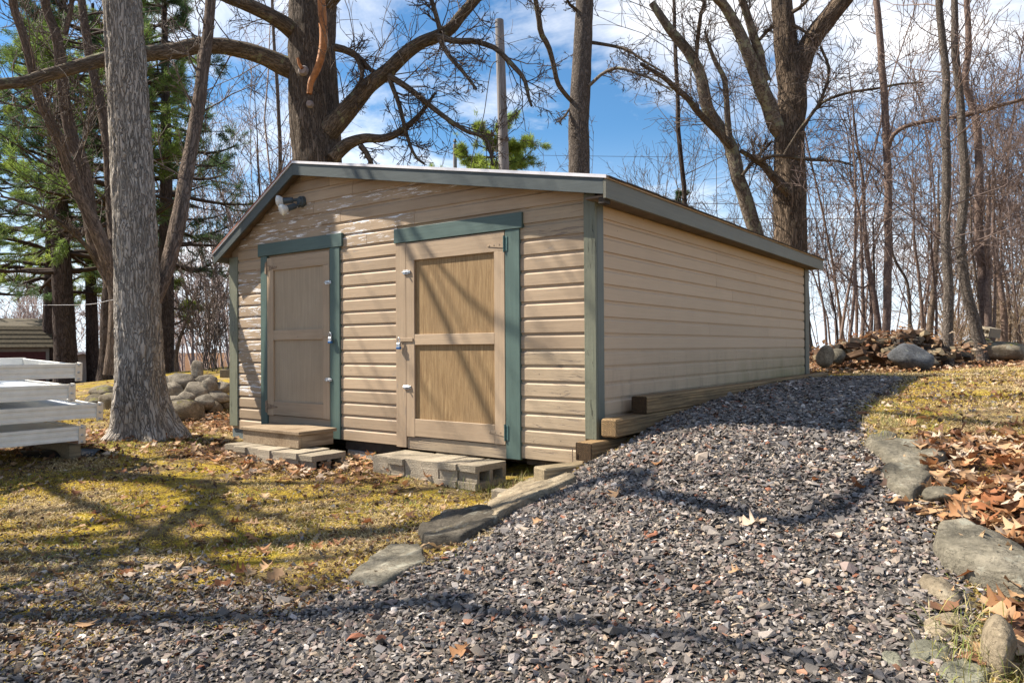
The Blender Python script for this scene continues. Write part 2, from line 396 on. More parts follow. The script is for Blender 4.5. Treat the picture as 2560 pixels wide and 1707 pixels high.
def simple(name, col, rough=.6, metal=0, var=.25, sc=20, bump=.2, spec=.4):
    k = NB(name, rough, spec); k.b.inputs['Metallic'].default_value = metal
    g = k.noise(k.coord('Object'), sc, 5, .6)
    c = k.mix(k.ramp(g, [(.3, 0), (.7, 1)]), tuple(x*(1-var) for x in col), tuple(min(1, x*(1+var*.5)) for x in col))
    return k.done(c, k.bump(g, bump, .004))
m_galv = simple('galvanised_steel', (.55, .56, .58), .38, .85, .3, 60)
m_rust = simple('rusty_painted_hinge', (.30, .21, .14), .7, .1, .4, 60)
m_teal_metal = simple('hinge_painted_blue_green', (.07, .14, .13), .55, .1, .3, 50)
m_blue = simple('blue_plastic', (.03, .12, .32), .4, 0, .2, 40, .05)
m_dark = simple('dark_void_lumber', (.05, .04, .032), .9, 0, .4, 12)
m_soffit = simple('brown_soffit_board', (.16, .115, .08), .8, 0, .3, 10)
m_strip = simple('tan_roof_edge_board', (.42, .30, .2), .7, 0, .2, 12)
m_drip = simple('white_drip_edge', (.72, .70, .73), .35, 0, .12, 8, .05)
m_redstrip = simple('red_brown_roof_edge', (.28, .11, .07), .6, 0, .25, 12)
m_lampblack = simple('grey_lamp_housing', (.06, .075, .085), .45, 0, .2, 30)
m_line = simple('black_cable', (.03, .03, .032), .6, 0, .1, 20)
m_polewood = None
def glassy():
    k = NB('lamp_glass', .12, .6); g = k.voro(k.coord('Object'), 60)
    return k.done(k.mix(g, (.62, .62, .60), (.85, .83, .76)), k.bump(g, .3, .004))
m_lampglass = glassy()

def shingle():
    k = NB('asphalt_shingle', .95, .1); s = k.noise(k.coord('Object'), 90, 3, .7); b = k.noise(k.coord('Object'), 2, 4, .6)
    c = k.mix(s, (.03, .024, .022), (.10, .075, .065)); c = k.mix(k.ramp(b, [(.4, 0), (.7, .6)]), c, (.06, .055, .03))
    return k.done(c, k.bump(s, .7, .006))
m_shingle = shingle()

def concrete(name, a, b, moss=.2):
    k = NB(name, .95, .1); v = k.coord('Object'); s = k.noise(v, 70, 5, .75); t = k.noise(v, 5, 5, .65)
    pit = k.voro(v, 110); c = k.mix(t, a, b); c = k.mix(k.ramp(s, [(.38, .5), (.55, 0)]), c, tuple(x*.5 for x in a))
    c = k.mix(k.ramp(k.noise(v, 3.3, 5, .7), [(.52, 0), (.72, moss)]), c, (.13, .12, .055))
    rn = k.math('ADD', k.math('MULTIPLY', k.rnd(), .35), .8); c = k.mix(1.0, c, rn, 'MULTIPLY')
    return k.done(c, k.bump(k.math('ADD', s, k.math('MULTIPLY', pit, .6)), .9, .006))
m_block = concrete('concrete_block', (.29, .24, .18), (.46, .395, .305), .35)
m_pier = concrete('grey_pier_block', (.27, .26, .25), (.38, .36, .34), .1)
m_pier_blue = concrete('blue_grey_pier', (.13, .16, .17), (.2, .23, .24), .15)

def stone(name, a, b, moss=0.0, mosscol=(.25, .21, .02), lichen=.25, sc=1.0):
    k = NB(name, .92, .15); v = k.coord('Object', (sc, sc, sc)); n1 = k.noise(v, 4, 7, .66, .3); n2_ = k.noise(v, 42, 5, .72); st = k.noise(k.coord('Object', (3, 3, 22)), 1.3, 5, .65)
    c = k.ramp(n1, [(.28, tuple(x*.5 for x in a)), (.5, a), (.74, b)]); ck = k.noise(k.coord('Object', (2, 5, 9)), 1.7, 6, .7, 1.2); c = k.mix(k.ramp(k.math('ABSOLUTE', k.math('SUBTRACT', ck, .5)), [(.0, .85), (.018, 0)]), c, tuple(x*.22 for x in a)); c = k.mix(k.ramp(n2_, [(.36, .55), (.52, 0)]), c, tuple(x*.45 for x in a))
    c = k.mix(k.ramp(n2_, [(.6, 0), (.75, .6)]), c, tuple(min(1, x*1.35) for x in b))
    c = k.mix(k.ramp(k.noise(v, 9, 5, .6), [(.6, 0), (.66, lichen)]), c, (.42, .43, .36))
    rn = k.math('ADD', k.math('MULTIPLY', k.rnd(), .4), .78); c = k.mix(1.0, c, rn, 'MULTIPLY')
    if moss:
        ge = k.n('ShaderNodeNewGeometry'); sz = k.n('ShaderNodeSeparateXYZ'); k.l(ge.outputs['Normal'], sz.inputs[0])
        f = k.math('ADD', k.math('MULTIPLY', sz.outputs[2], .25), k.math('ADD', k.math('MULTIPLY', k.noise(v, 3.7, 7, .75), .8), k.math('MULTIPLY', n2_, .2)))
        c = k.mix(k.ramp(f, [(.93-moss*.22, 0), (1.02-moss*.22, .9)]), c, k.mix(n2_, tuple(x*.5 for x in mosscol), tuple(x*1.4 for x in mosscol)))
    h = k.math('ADD', k.math('MULTIPLY', n2_, .5), k.math('ADD', n1, k.math('MULTIPLY', st, .5)))
    return k.done(c, k.bump(h, .95, .02))
m_slab = stone('grey_slab_stone', (.155, .138, .105), (.29, .255, .195), .25)
m_slab_dark = stone('dark_slab_stone', (.105, .09, .07), (.20, .175, .14), .45, (.2, .14, .012))
m_slab_pale = stone('pale_tan_stone', (.26, .21, .145), (.40, .335, .24), .1, lichen=.1)
m_flat = stone('flat_green_grey_stone', (.19, .185, .14), (.27, .26, .20), .15, lichen=.1)
m_wallstone = stone('field_stone', (.22, .19, .15), (.42, .37, .30), .3, (.22, .22, .02), .3)
m_boulder = stone('blue_grey_boulder', (.14, .145, .155), (.27, .28, .29), 0, lichen=.35)
m_mossrock = stone('mossy_rock', (.17, .14, .1), (.28, .24, .18), .85, (.2, .19, .012))

def bark(name, ridge, furrow, su, sv, depth=.02, lichen=.0, lc=(.26, .28, .17), contrast=1.0, patch=None):
    k = NB(name, .95, .08)
    def furrow_net(loc, q):
        nn = k.noise(k.coord('UV', (su*q, sv*q, 1), loc), 1.0, 2.5, .55, .9)
        return k.math('ABSOLUTE', k.math('SUBTRACT', nn, .5))
    vo = k.math('MINIMUM', k.ramp(furrow_net((0, 0, 0), .62), [(.0, 0), (.085, 1)]), k.ramp(furrow_net((13.1, 7.7, 3.3), .8), [(.0, .0), (.07, 1)]))
    f = k.noise(k.coord('UV', (su*3.5, sv*2, 1)), 1.0, 6, .7)
    tone = k.noise(k.coord('UV', (1, 1, 1)), 1.8, 4, .6)
    h = k.math('ADD', vo, k.math('MULTIPLY', f, .8))
    c = k.mix(k.ramp(h, [(.42, 0), (1.0, 1)]), furrow, ridge)
    c = k.mix(k.ramp(f, [(.35, .55), (.6, 0)]), c, tuple(x*.45 for x in ridge))
    c = k.mix(k.ramp(tone, [(.35, 0), (.7, .5)]), c, tuple(x*.72 for x in ridge))
    if lichen:
        c = k.mix(k.ramp(k.noise(k.coord('UV', (1, .8, 1)), 4.5, 6, .68), [(.72-lichen, 0), (.78-lichen, .85)]), c, lc)
    if patch:
        c = k.mix(k.ramp(k.noise(k.coord('UV', (1, .5, 1)), 2.3, 5, .6), [(.5, 0), (.62, .8)]), c, patch)
    return k.done(c, k.bump(h, contrast, depth))
m_bark_grey = bark('pale_grey_ridged_bark', (.56, .50, .44), (.03, .024, .02), 36, 6.0, .022, .03, (.27, .29, .19))
m_bark_oak = bark('dark_oak_bark', (.23, .185, .15), (.022, .017, .014), 26, 3.2, .035, .06, (.25, .24, .17))
m_bark_oak2 = bark('brown_oak_bark', (.25, .185, .135), (.02, .015, .011), 22, 3.2, .035, .05, (.28, .26, .17))
m_bark_limb = bark('lichen_spotted_limb_bark', (.19, .15, .115), (.03, .024, .018), 22, 4, .012, .15, (.24, .25, .15))
m_bark_lichen = bark('mottled_lichen_bark', (.24, .20, .165), (.06, .045, .035), 10, 6, .010, .2, (.30, .30, .20))
m_bark_mid = bark('grey_brown_bark', (.21, .175, .15), (.035, .028, .024), 26, 9, .015, .06, (.24, .25, .19))
m_bark_red = bark('reddish_smooth_bark', (.235, .17, .142), (.09, .06, .05), 12, 9, .006, .08, (.30, .27, .22))
m_bark_pine = bark('dark_pine_bark', (.11, .083, .07), (.02, .015, .012), 20, 3.5, .02, .03, (.16, .17, .12))
m_bark_stem = bark('brown_grey_stem_bark', (.23, .175, .14), (.04, .03, .024), 26, 4.5, .012, .07, (.22, .22, .14))
m_snag = simple('bare_orange_dead_wood', (.42, .17, .055), .7, 0, .5, 14, .5)
m_cut = simple('pruned_limb_scar', (.30, .26, .25), .8, 0, .3, 20, .3)
m_twig = simple('dark_twig_bark', (.10, .076, .063), .9, 0, .3, 6)
m_twig_red = simple('reddish_twig_bark', (.175, .125, .108), .9, 0, .3, 3)
m_twig_pale = simple('pale_brush_bark', (.36, .27, .19), .9, 0, .3, 3)
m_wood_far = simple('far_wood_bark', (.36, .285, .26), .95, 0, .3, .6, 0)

def polewood():
    k = NB('weathered_pole_wood', .85, .2); g = k.noise(k.coord('Object', (14, 14, .8)), 2, 6, .7, .4); b = k.noise(k.coord('Object', (2, 2, .5)), 1.5, 4, .6)
    c = k.ramp(g, [(.3, (.13, .12, .12)), (.55, (.28, .265, .265)), (.75, (.41, .395, .40))])
    return k.done(k.mix(k.ramp(b, [(.4, 0), (.7, .5)]), c, (.17, .14, .12)), k.bump(g, .6, .01))
m_polewood = polewood()

def attrmat(name, rough=.85, spec=.2, sc=40, var=.3, trans=0.0, bump=.3):
    k = NB(name, rough, spec); c = k.attr('col'); g = k.noise(k.coord('Object'), sc, 4, .6)
    c = k.mix(k.ramp(g, [(.3, var), (.65, 0)]), c, k.mix(1.0, c, (.5, .5, .5), 'MULTIPLY'))
    if trans:
        tr = k.n('ShaderNodeBsdfTranslucent'); k.set(tr.inputs[0], c); mx = k.n('ShaderNodeMixShader'); mx.inputs[0].default_value = trans
        k.done(c); k.l(k.b.outputs[0], mx.inputs[1]); k.l(tr.outputs[0], mx.inputs[2]); k.l(mx.outputs[0], k.o.inputs[0]); return k.m
    return k.done(c, k.bump(g, bump, .004))
m_gravel = attrmat('crushed_stone', .8, .35, 140, .35)
m_leaf = attrmat('dry_oak_leaf', .7, .3, 60, .35, .22)
m_blade = attrmat('grass_and_thatch', .8, .25, 8, .1, .3)
m_needle = attrmat('pine_needle', .6, .3, 4, .1, .42)

def ground_mat():
    k = NB('ground_cover', 1.0, .08); v = k.coord('Object')
    big = k.noise(v, 1.1, 5, .6); mid = k.noise(v, 5.5, 6, .68); fine = k.noise(v, 70, 5, .75); fib = k.voro(k.coord('Object', (1, 1, 1)), 85)
    a = k.n('ShaderNodeAttribute'); a.attribute_name = 'zone'; sp = k.n('ShaderNodeSeparateColor'); k.l(a.outputs[0], sp.inputs[0])
    thatch = k.ramp(mid, [(.3, (.12, .08, .045)), (.5, (.33, .24, .12)), (.7, (.52, .40, .22))])
    moss = k.ramp(mid, [(.3, (.22, .15, .02)), (.6, (.54, .38, .05)), (.8, (.40, .33, .06))])
    lawn = k.mix(k.ramp(k.math('ADD', big, k.math('MULTIPLY', k.math('SUBTRACT', mid, .5), .8)), [(.42, 0), (.58, 1)]), thatch, moss)
    lawn = k.mix(k.ramp(fine, [(.36, .75), (.52, 0)]), lawn, (.055, .04, .02)); lawn = k.mix(k.ramp(k.noise(v, 1.9, 6, .7), [(.54, 0), (.64, .8)]), lawn, k.mix(fine, (.06, .042, .028), (.24, .18, .12)))
    lawn = k.mix(k.ramp(k.noise(v, 2.3, 4, .6), [(.6, 0), (.72, .5)]), lawn, (.10, .12, .03))
    grav = k.mix(fine, (.035, .03, .027), (.17, .155, .14)); grav = k.mix(k.ramp(fib, [(.1, .6), (.35, 0)]), grav, (.02, .018, .017))
    litter = k.mix(k.ramp(mid, [(.35, 0), (.65, 1)]), (.07, .04, .022), (.24, .125, .06)); litter = k.mix(k.ramp(fine, [(.35, .8), (.5, 0)]), litter, (.03, .018, .01))
    jit = k.math('MULTIPLY', k.math('SUBTRACT', k.noise(v, 9, 5, .7), .5), .9)
    fg = k.ramp(k.math('ADD', sp.outputs[0], jit), [(.4, 0), (.6, 1)]); fl = k.ramp(k.math('ADD', sp.outputs[1], jit), [(.4, 0), (.6, 1)])
    c = k.mix(fl, lawn, litter); c = k.mix(fg, c, grav)
    h = k.math('ADD', k.math('MULTIPLY', fine, .7), k.math('ADD', k.math('MULTIPLY', mid, 1.2), k.math('MULTIPLY', fib, .3)))
    return k.done(c, k.bump(h, 1.0, .03))
m_ground = ground_mat()
def metal():
    k = NB('weathered_aluminium', .36, .5); k.b.inputs['Metallic'].default_value = .75
    g = k.noise(k.coord('Object', (30, 1.0, 30)), 2, 4, .6); b = k.noise(k.coord('Object'), 5, 5, .6)
    c = k.mix(g, (.58, .56, .52), (.80, .78, .74)); c = k.mix(k.ramp(b, [(.55, 0), (.75, .5)]), c, (.42, .40, .36))
    return k.done(c, k.bump(g, .15, .003), k.ramp(b, [(.3, .28), (.7, .5)]))
m_alu = metal()
m_alu_face = simple('dull_aluminium_rail', (.84, .80, .72), .45, .15, .14, 7, .1)
m_sheet = simple('blue_white_plastic_sheet', (.76, .80, .84), .35, .0, .15, 4, .05)
m_redwall = simple('dark_red_barn_siding', (.085, .028, .03), .8, 0, .25, 9)
m_oldroof = simple('mossy_brown_shingle', (.085, .068, .042), .95, 0, .5, 16, .6)
m_whiteroof = simple('white_metal_roof', (.7, .7, .7), .5, 0, .1, 5)
m_greytrim = simple('grey_trim_board', (.22, .22, .2), .7, 0, .2, 9)
m_log = timber('split_firewood', (.11, .065, .04), (.20, .125, .08), (.06, .038, .025))
m_plastic_black = simple('black_plastic_sheet', (.02, .022, .026), .4, 0, .3, 8)
# ------------------------------------------------------------------ ground sheet
def grid_axis(a, b, fine0, fine1, step, grow=1.13):
    xs = list(np.arange(fine0, fine1+1e-6, step)); s = step
    while xs[-1] < b: s *= grow; xs.append(xs[-1]+s)
    s = step; pre = []
    x = fine0
    while x > a: s *= grow; x -= s; pre.append(x)
    return np.array(pre[::-1]+xs)
def inpoly(x, y, poly):
    x = np.asarray(x); ins = np.zeros(x.shape, bool); n = len(poly)
    for i in range(n):
        x0, y0 = poly[i]; x1, y1 = poly[(i+1) % n]
        c = ((y0 > y) != (y1 > y)) & (x < (x1-x0)*(y-y0)/(y1-y0+1e-12)+x0); ins ^= c
    return ins
def polydist(x, y, poly):
    """signed distance, positive inside"""
    x = np.asarray(x, float); y = np.asarray(y, float); d = np.full(x.shape, 1e9)
    for i in range(len(poly)):
        a = np.array(poly[i]); b = np.array(poly[(i+1) % len(poly)]); e = b-a
        t = np.clip(((x-a[0])*e[0]+(y-a[1])*e[1])/(e @ e), 0, 1)
        d = np.minimum(d, np.hypot(x-a[0]-t*e[0], y-a[1]-t*e[1]))
    return np.where(inpoly(x, y, poly), d, -d)
GRAVEL = [(.23, -.02), (.24, 6.6), (.9, 6.75), (1.45, 5.0), (1.5, 3.6), (1.55, 2.4), (1.6, 1.4), (1.8, .45), (2.0, .1), (2.22, -.5), (2.42, -1.05),
          (2.58, -1.6), (2.62, -2.2), (3.2, -2.9), (4.6, -4.6), (5, -9), (-3, -9), (-2.6, -4.6), (-1.25, -3.9), (-.3, -3.0), (0.05, -2.58), (.3, -2.15), (.3, -1.75), (.1, -1.33),
          (.12, -.95), (.02, -.55), (-.02, -.36)]
LEAFY = [(2.05, .35), (2.35, .65), (2.75, .9), (3.4, .6), (4, -1.5), (3.3, -2.6), (2.75, -1.9), (2.62, -1.35), (2.42, -.75), (2.2, -.2)]
LEAFY2 = [(-4.6, -1.15), (-3.6, -1.2), (-2.4, -1.15), (-1.5, -.75), (-1.95, -.15), (-4.9, -.05)]
LEAFY3 = [(.3, 7.6), (1.3, 8.2), (2.2, 9.6), (2.9, 10.6), (4, 13), (-4, 16), (-4, 9), (-.4, 7.2)]
LEAFY4 = [(-6.9, -2.4), (-5.6, -2.2), (-4.6, -1.9), (-4.7, -1.2), (-5.6, -1.05), (-6.6, -1.0)]
LEAFY5 = [(-7.4, .6), (-6.2, .0), (-5.1, .0), (-5.1, 1.0), (-6.4, 1.6)]
LEAFY6 = [(-6.2, -1.5), (-5.4, -1.75), (-4.7, -1.4), (-4.5, -.8), (-4.8, -.2), (-5.6, 0), (-6.3, -.5)]
def soft(x, y, poly, w):
    x = np.asarray(x, float)
    d = polydist(x, y, poly) + (n2(x, y, 1.6, 5)-.5)*w*1.6 + (n2(x, y, 6, 9)-.5)*w*.7
    return np.clip(d/w*.5+.5, 0, 1)
def gravel_w(x, y):
    x = np.asarray(x, float); y = np.asarray(y, float)
    soft_edge = np.where((x < .1) & (y < -2.7), 1.5, .12)
    d = polydist(x, y, GRAVEL) + (n2(x, y, 1.3, 5)-.5)*soft_edge*1.5
    return np.clip(d/soft_edge*.5+.5, 0, 1)
def leaf_w(x, y):
    return np.max([soft(x, y, p, w) for p, w in ((LEAFY, .25), (LEAFY2, .4), (LEAFY3, .5), (LEAFY4, .5), (LEAFY5, .5), (LEAFY6, .7))], 0)
gx = grid_axis(-420, 420, -6.0, 3.6, .085); gy = grid_axis(-420, 420, -4.4, 4.0, .085)
GX, GY = np.meshgrid(gx, gy); GZ = tz(GX, GY)
GZ = GZ + (n2(GX, GY, 2.2, 21)-.5)*.035 + (n2(GX, GY, 9, 22)-.5)*.014
nx, ny = len(gx), len(gy)
i = np.arange(ny-1)[:, None]*nx + np.arange(nx-1)[None, :]
F = np.stack([i, i+1, i+nx+1, i+nx], -1).reshape(-1, 4)
me = mesh_np('ground', np.stack([GX, GY, GZ], -1).reshape(-1, 3), F, True)
z = me.attributes.new('zone', 'FLOAT_COLOR', 'POINT')
zc_ = np.zeros((nx*ny, 4), np.float32); zc_[:, 0] = gravel_w(GX, GY).ravel(); zc_[:, 1] = leaf_w(GX, GY).ravel(); zc_[:, 3] = 1
far = (np.hypot(GX+2, GY-4) > 17).ravel(); zc_[far, 1] = np.maximum(zc_[far, 1], .72)
z.data.foreach_set('color', zc_.ravel())
put('ground', me, m_ground, kind='structure')
def tzn(x, y):
    x = np.asarray(x, float); y = np.asarray(y, float)
    return tz(x, y) + (n2(x, y, 2.2, 21)-.5)*.035 + (n2(x, y, 9, 22)-.5)*.014

# ------------------------------------------------------------------ shed
shed = empty('shed', (0, 0, 0), 'tan wooden shed with blue green door trim and a lopsided gable roof', 'shed')
EXP = .13; RX, RZ = -3.5, 2.83                       # board exposure; ridge
SR, SL = .184, .572                                  # roof slopes right and left of the ridge
PROF = [(0.0, 0.0), (-.019, 0.0), (-.019, .092), (-.0165, .097), (-.010, .103), (-.0062, .106), (-.0062, .1318), (0.0, .1318)]
def roof_x(zv): return RX-(RZ-zv)/SL, RX+(RZ-zv)/SR
def board_bm(bm, k, u0, u1, axis, wall=0.0, sgn=1.0, clip=False, top=None):
    """one lapped board between u0 and u1; axis 'x' for the front, 'y' for the side"""
    z0 = k*EXP; ends = ([], [])
    for d, h in PROF:
        zz = z0+h
        if top is not None: zz = min(zz, top)
        a, b = u0, u1
        if clip:
            l, r = roof_x(zz); a = max(a, l); b = min(b, r)
            if b < a+.001: b = a+.001
        for e, u in zip(ends, (a, b)):
            e.append(bm.verts.new((u, wall+d*sgn, zz) if axis == 'x' else (wall-d*sgn, u, zz)))
    n = len(PROF)
    for q in range(n): bm.faces.new((ends[0][q], ends[0][(q+1) % n], ends[1][(q+1) % n], ends[1][q]))
    bm.faces.new(ends[0]); bm.faces.new(ends[1][::-1])
# wall bodies
bm = bmesh.new()
pts = [(-4.86, .0), (-.005, .0), (-.005, RZ-SR*(-.005-RX)), (RX, RZ), (-4.86, RZ-SL*(RX+4.86))]
fr = [bm.verts.new((x, .001, zz)) for x, zz in pts]; bk = [bm.verts.new((x, .09, zz)) for x, zz in pts]
bm.faces.new(fr); bm.faces.new(bk[::-1])
for q in range(5): bm.faces.new((fr[q], fr[(q+1) % 5], bk[(q+1) % 5], bk[q]))
front = put('front_wall', mesh_bm('front_wall', bm), m_siding, shed)
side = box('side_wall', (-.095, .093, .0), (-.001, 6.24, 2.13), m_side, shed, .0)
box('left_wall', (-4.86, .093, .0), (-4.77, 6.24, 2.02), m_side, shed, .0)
bm = bmesh.new()
for q, y0 in ((0, 6.243), (1, 6.33)):
    pass
fr = [bm.verts.new((x, 6.243, zz)) for x, zz in pts]; bk = [bm.verts.new((x, 6.33, zz)) for x, zz in pts]
bm.faces.new(fr); bm.faces.new(bk[::-1])
for q in range(5): bm.faces.new((fr[q], fr[(q+1) % 5], bk[(q+1) % 5], bk[q]))
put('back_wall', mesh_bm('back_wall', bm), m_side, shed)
D1, D2 = (-4.25, -2.935), (-2.135, -.69)
rb = random.Random(4)
def front_board(k, a, b, m):
    if b-a < .02: return
    bm = bmesh.new(); board_bm(bm, k, a, b, 'x', clip=True)
    for v in bm.verts: v.co.z += rb.uniform(-.0008, .0008); v.co.y += rb.uniform(-.0008, .0004)
    put('siding_board', mesh_bm('siding_board', bm), m, front)
JT = {16: [-3.1, -1.9], 17: [-2.93], 18: [-3.35, -1.2], 19: [-2.75], 20: [-3.1], 15: [-2.55]}
for k in range(22):
    z0 = k*EXP; l, r = roof_x(z0+.06); a, b = max(-4.71, l), min(-.069, r)
    if b-a < .05: continue
    iv = [(a, b)]
    for (d0, d1, top) in ((D1[0], D1[1], 2.06), (D2[0], D2[1], 2.03)):
        if z0 < top-.03:
            iv = [s for (p, q) in iv for s in ((p, min(q, d0)), (max(p, d1), q)) if s[1]-s[0] > .03]
    for (p, q) in iv:
        cuts = [p]+sorted([x for x in JT.get(k, []) if p+.3 < x < q-.3])+[q]
        for c0, c1 in zip(cuts[:-1], cuts[1:]):
            mid = (c0+c1)/2; m = m_siding
            if mid < -4.2 and 2 < k < 14: m = m_siding_flake
            elif 14 < k < 19 and -4.3 < mid < -2.0: m = m_siding_flake
            elif mid > -.7 and (k < 7 or k in (14, 15)): m = m_siding_weather
            front_board(k, c0+.0022, c1-.0022, m)
JS = {15: [3.0], 14: [2.6], 13: [3.9], 12: [2.6, 4.5], 11: [3.1], 10: [3.9, 5.0], 9: [4.9], 8: [2.4, 4.4], 7: [4.7, 5.2], 6: [3.2], 5: [4.2], 4: [3.6, 4.9], 3: [2.9]}
for k in range(17):
    cuts = [.102]+JS.get(k, [])+[6.138]
    for c0, c1 in zip(cuts[:-1], cuts[1:]):
        bm = bmesh.new(); board_bm(bm, k, c0+.002, c1-.002, 'y', top=2.135)
        for v in bm.verts: v.co.z += -.008+rb.uniform(-.0006, .0006); v.co.x += rb.uniform(-.0006, .0006)
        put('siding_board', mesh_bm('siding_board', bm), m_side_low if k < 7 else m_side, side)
# corner boards
box('corner_board', (-.07, -.031, .20), (.036, -.006, 2.12), m_post, shed, .004)
box('corner_board', (.012, -.0045, .20), (.037, .099, 2.06), painted('grey_corner_paint', (.135, .145, .12), 'z', (.05, .055, .04), -.02, .5, .4), shed, .003)
box('corner_board', (-4.872, -.031, .03), (-4.712, -.006, 1.99), m_post, shed, .004)
box('corner_board', (.012, 6.14, .10), (.037, 6.34, 2.06), m_fascia, shed, .003)
# roof: two slopes of shingle courses, fascias, rake boards, drip edge
YF, YB = -.15, 6.47
def slope_pt(x, off): return RZ-(SR*(x-RX) if x > RX else SL*(RX-x))+off
def prism_y(name, poly, y0, y1, m, parent):
    bm = bmesh.new(); a = [bm.verts.new((x, y0, zz)) for x, zz in poly]; b = [bm.verts.new((x, y1, zz)) for x, zz in poly]; n = len(poly)
    bm.faces.new(a); bm.faces.new(b[::-1])
    for q in range(n): bm.faces.new((a[q], a[(q+1) % n], b[(q+1) % n], b[q]))
    return put(name, mesh_bm(name, bm), m, parent)
XL, XR = -4.96, .205
deck = prism_y('roof', [(XL, slope_pt(XL, .004)), (RX, RZ+.004), (XR, slope_pt(XR, .004)), (XR, slope_pt(XR, .034)), (RX, RZ+.038), (XL, slope_pt(XL, .034))], YF+.004, YB-.004, m_soffit, shed)
bm = bmesh.new(); rs = random.Random(8)
for (x0, x1, nrow) in ((RX-.01, XR+.035, 27), (RX+.01, XL-.035, 12)):
    for q in range(nrow):
        t0, t1 = q/nrow, (q+1)/nrow; xa, xb = x0+(x1-x0)*t0, x0+(x1-x0)*t1; y = YF-.03; lift = .045
        while y < YB+.03:
            w = .31 if y > YF else rs.uniform(.1, .3); ye = min(y+w, YB+.03); j = rs.uniform(0, .004)
            za, zb = slope_pt(xa, lift-.006), slope_pt(xb, lift+.006+j)
            v = [bm.verts.new(p) for p in ((xa, y+.003, za), (xb, y+.003, zb), (xb, ye-.003, zb), (xa, ye-.003, za))]
            w_ = [bm.verts.new(p) for p in ((xa, y+.003, za-.008), (xb, y+.003, zb-.012), (xb, ye-.003, zb-.012), (xa, ye-.003, za-.008))]
            bm.faces.new(v); bm.faces.new(w_[::-1])
            for e in range(4): bm.faces.new((v[e], w_[e], w_[(e+1) % 4], v[(e+1) % 4]))
            y += w
put('shingles', mesh_bm('shingles', bm), m_shingle, deck, kind='stuff')
def rake(name, x0, x1, lo, hi, y0, y1, m, parent):
    return prism_y(name, [(x0, slope_pt(x0, lo)), (x1, slope_pt(x1, lo)), (x1, slope_pt(x1, hi)), (x0, slope_pt(x0, hi))], y0, y1, m, parent)
rake('rake_board', RX+.0005, XR-.02, -.088, .030, YF-.022, YF, m_rake, shed)
rake('rake_board', XL, RX-.0005, -.088, .030, YF-.022, YF, m_rake, shed)
rake('drip_edge', RX+.0005, XR+.012, .031, .056, YF-.034, YF+.03, m_drip, shed)
rake('drip_edge', XL-.01, RX-.0005, .031, .043, YF-.034, YF+.03, m_drip, shed)
rake('roof_edge_strip', XL-.012, RX-.0005, .0435, .064, YF-.036, YF+.03, m_redstrip, shed)
box('side_fascia', (XR-.018, YF-.024, 2.030), (XR+.007, YB, 2.172), m_fascia, shed, .002)
box('roof_edge_strip', (XR-.006, YF-.03, 2.1725), (XR+.020, YB+.01, 2.196), m_strip, shed, .002)
box('side_soffit', (.013, YF+.002, 2.045), (XR-.0185, YB-.004, 2.062), m_soffit, shed, .0)
box('side_fascia', (XL-.02, YF-.02, 1.935), (XL-.001, YB, 2.02), m_fascia, shed, .002)
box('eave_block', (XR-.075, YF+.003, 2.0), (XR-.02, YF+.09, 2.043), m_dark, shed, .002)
# floor frame below the boards
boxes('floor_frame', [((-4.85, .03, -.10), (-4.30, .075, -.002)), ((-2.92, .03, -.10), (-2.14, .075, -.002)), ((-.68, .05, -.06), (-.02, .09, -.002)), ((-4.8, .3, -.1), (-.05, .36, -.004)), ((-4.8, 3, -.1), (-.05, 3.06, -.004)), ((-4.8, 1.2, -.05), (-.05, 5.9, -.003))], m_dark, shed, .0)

# doors
def door_trim(nm, *b): return box('door_trim', b[0], b[1], nm, shed, .003)
door_trim(m_teal_h, (-4.297, -.044, 1.955), (-2.888, -.001, 2.092))
door_trim(m_teal_v, (-4.256, -.036, .075), (-4.142, -.001, 1.9535))
door_trim(m_teal_v, (-3.082, -.036, .0), (-2.931, -.001, 1.9535))
door_trim(m_teal_h, (-2.147, -.044, 1.912), (-.655, -.001, 2.046))
door_trim(m_teal_v, (-.836, -.036, -.016), (-.687, -.001, 1.9105))
box('latch_board', (-2.134, -.034, -.012), (-2.0, -.001, 1.9105), m_door_v, shed, .003)
box('threshold_board', (-4.140, -.016, .108), (-3.0835, -.001, .188), m_siding, shed, .003)
box('threshold_board', (-4.140, -.02, .03), (-3.0835, -.001, .105), m_siding, shed, .003)
box('threshold_board', (-1.998, -.02, -.022), (-.838, -.001, .092), m_siding_weather, shed, .003)
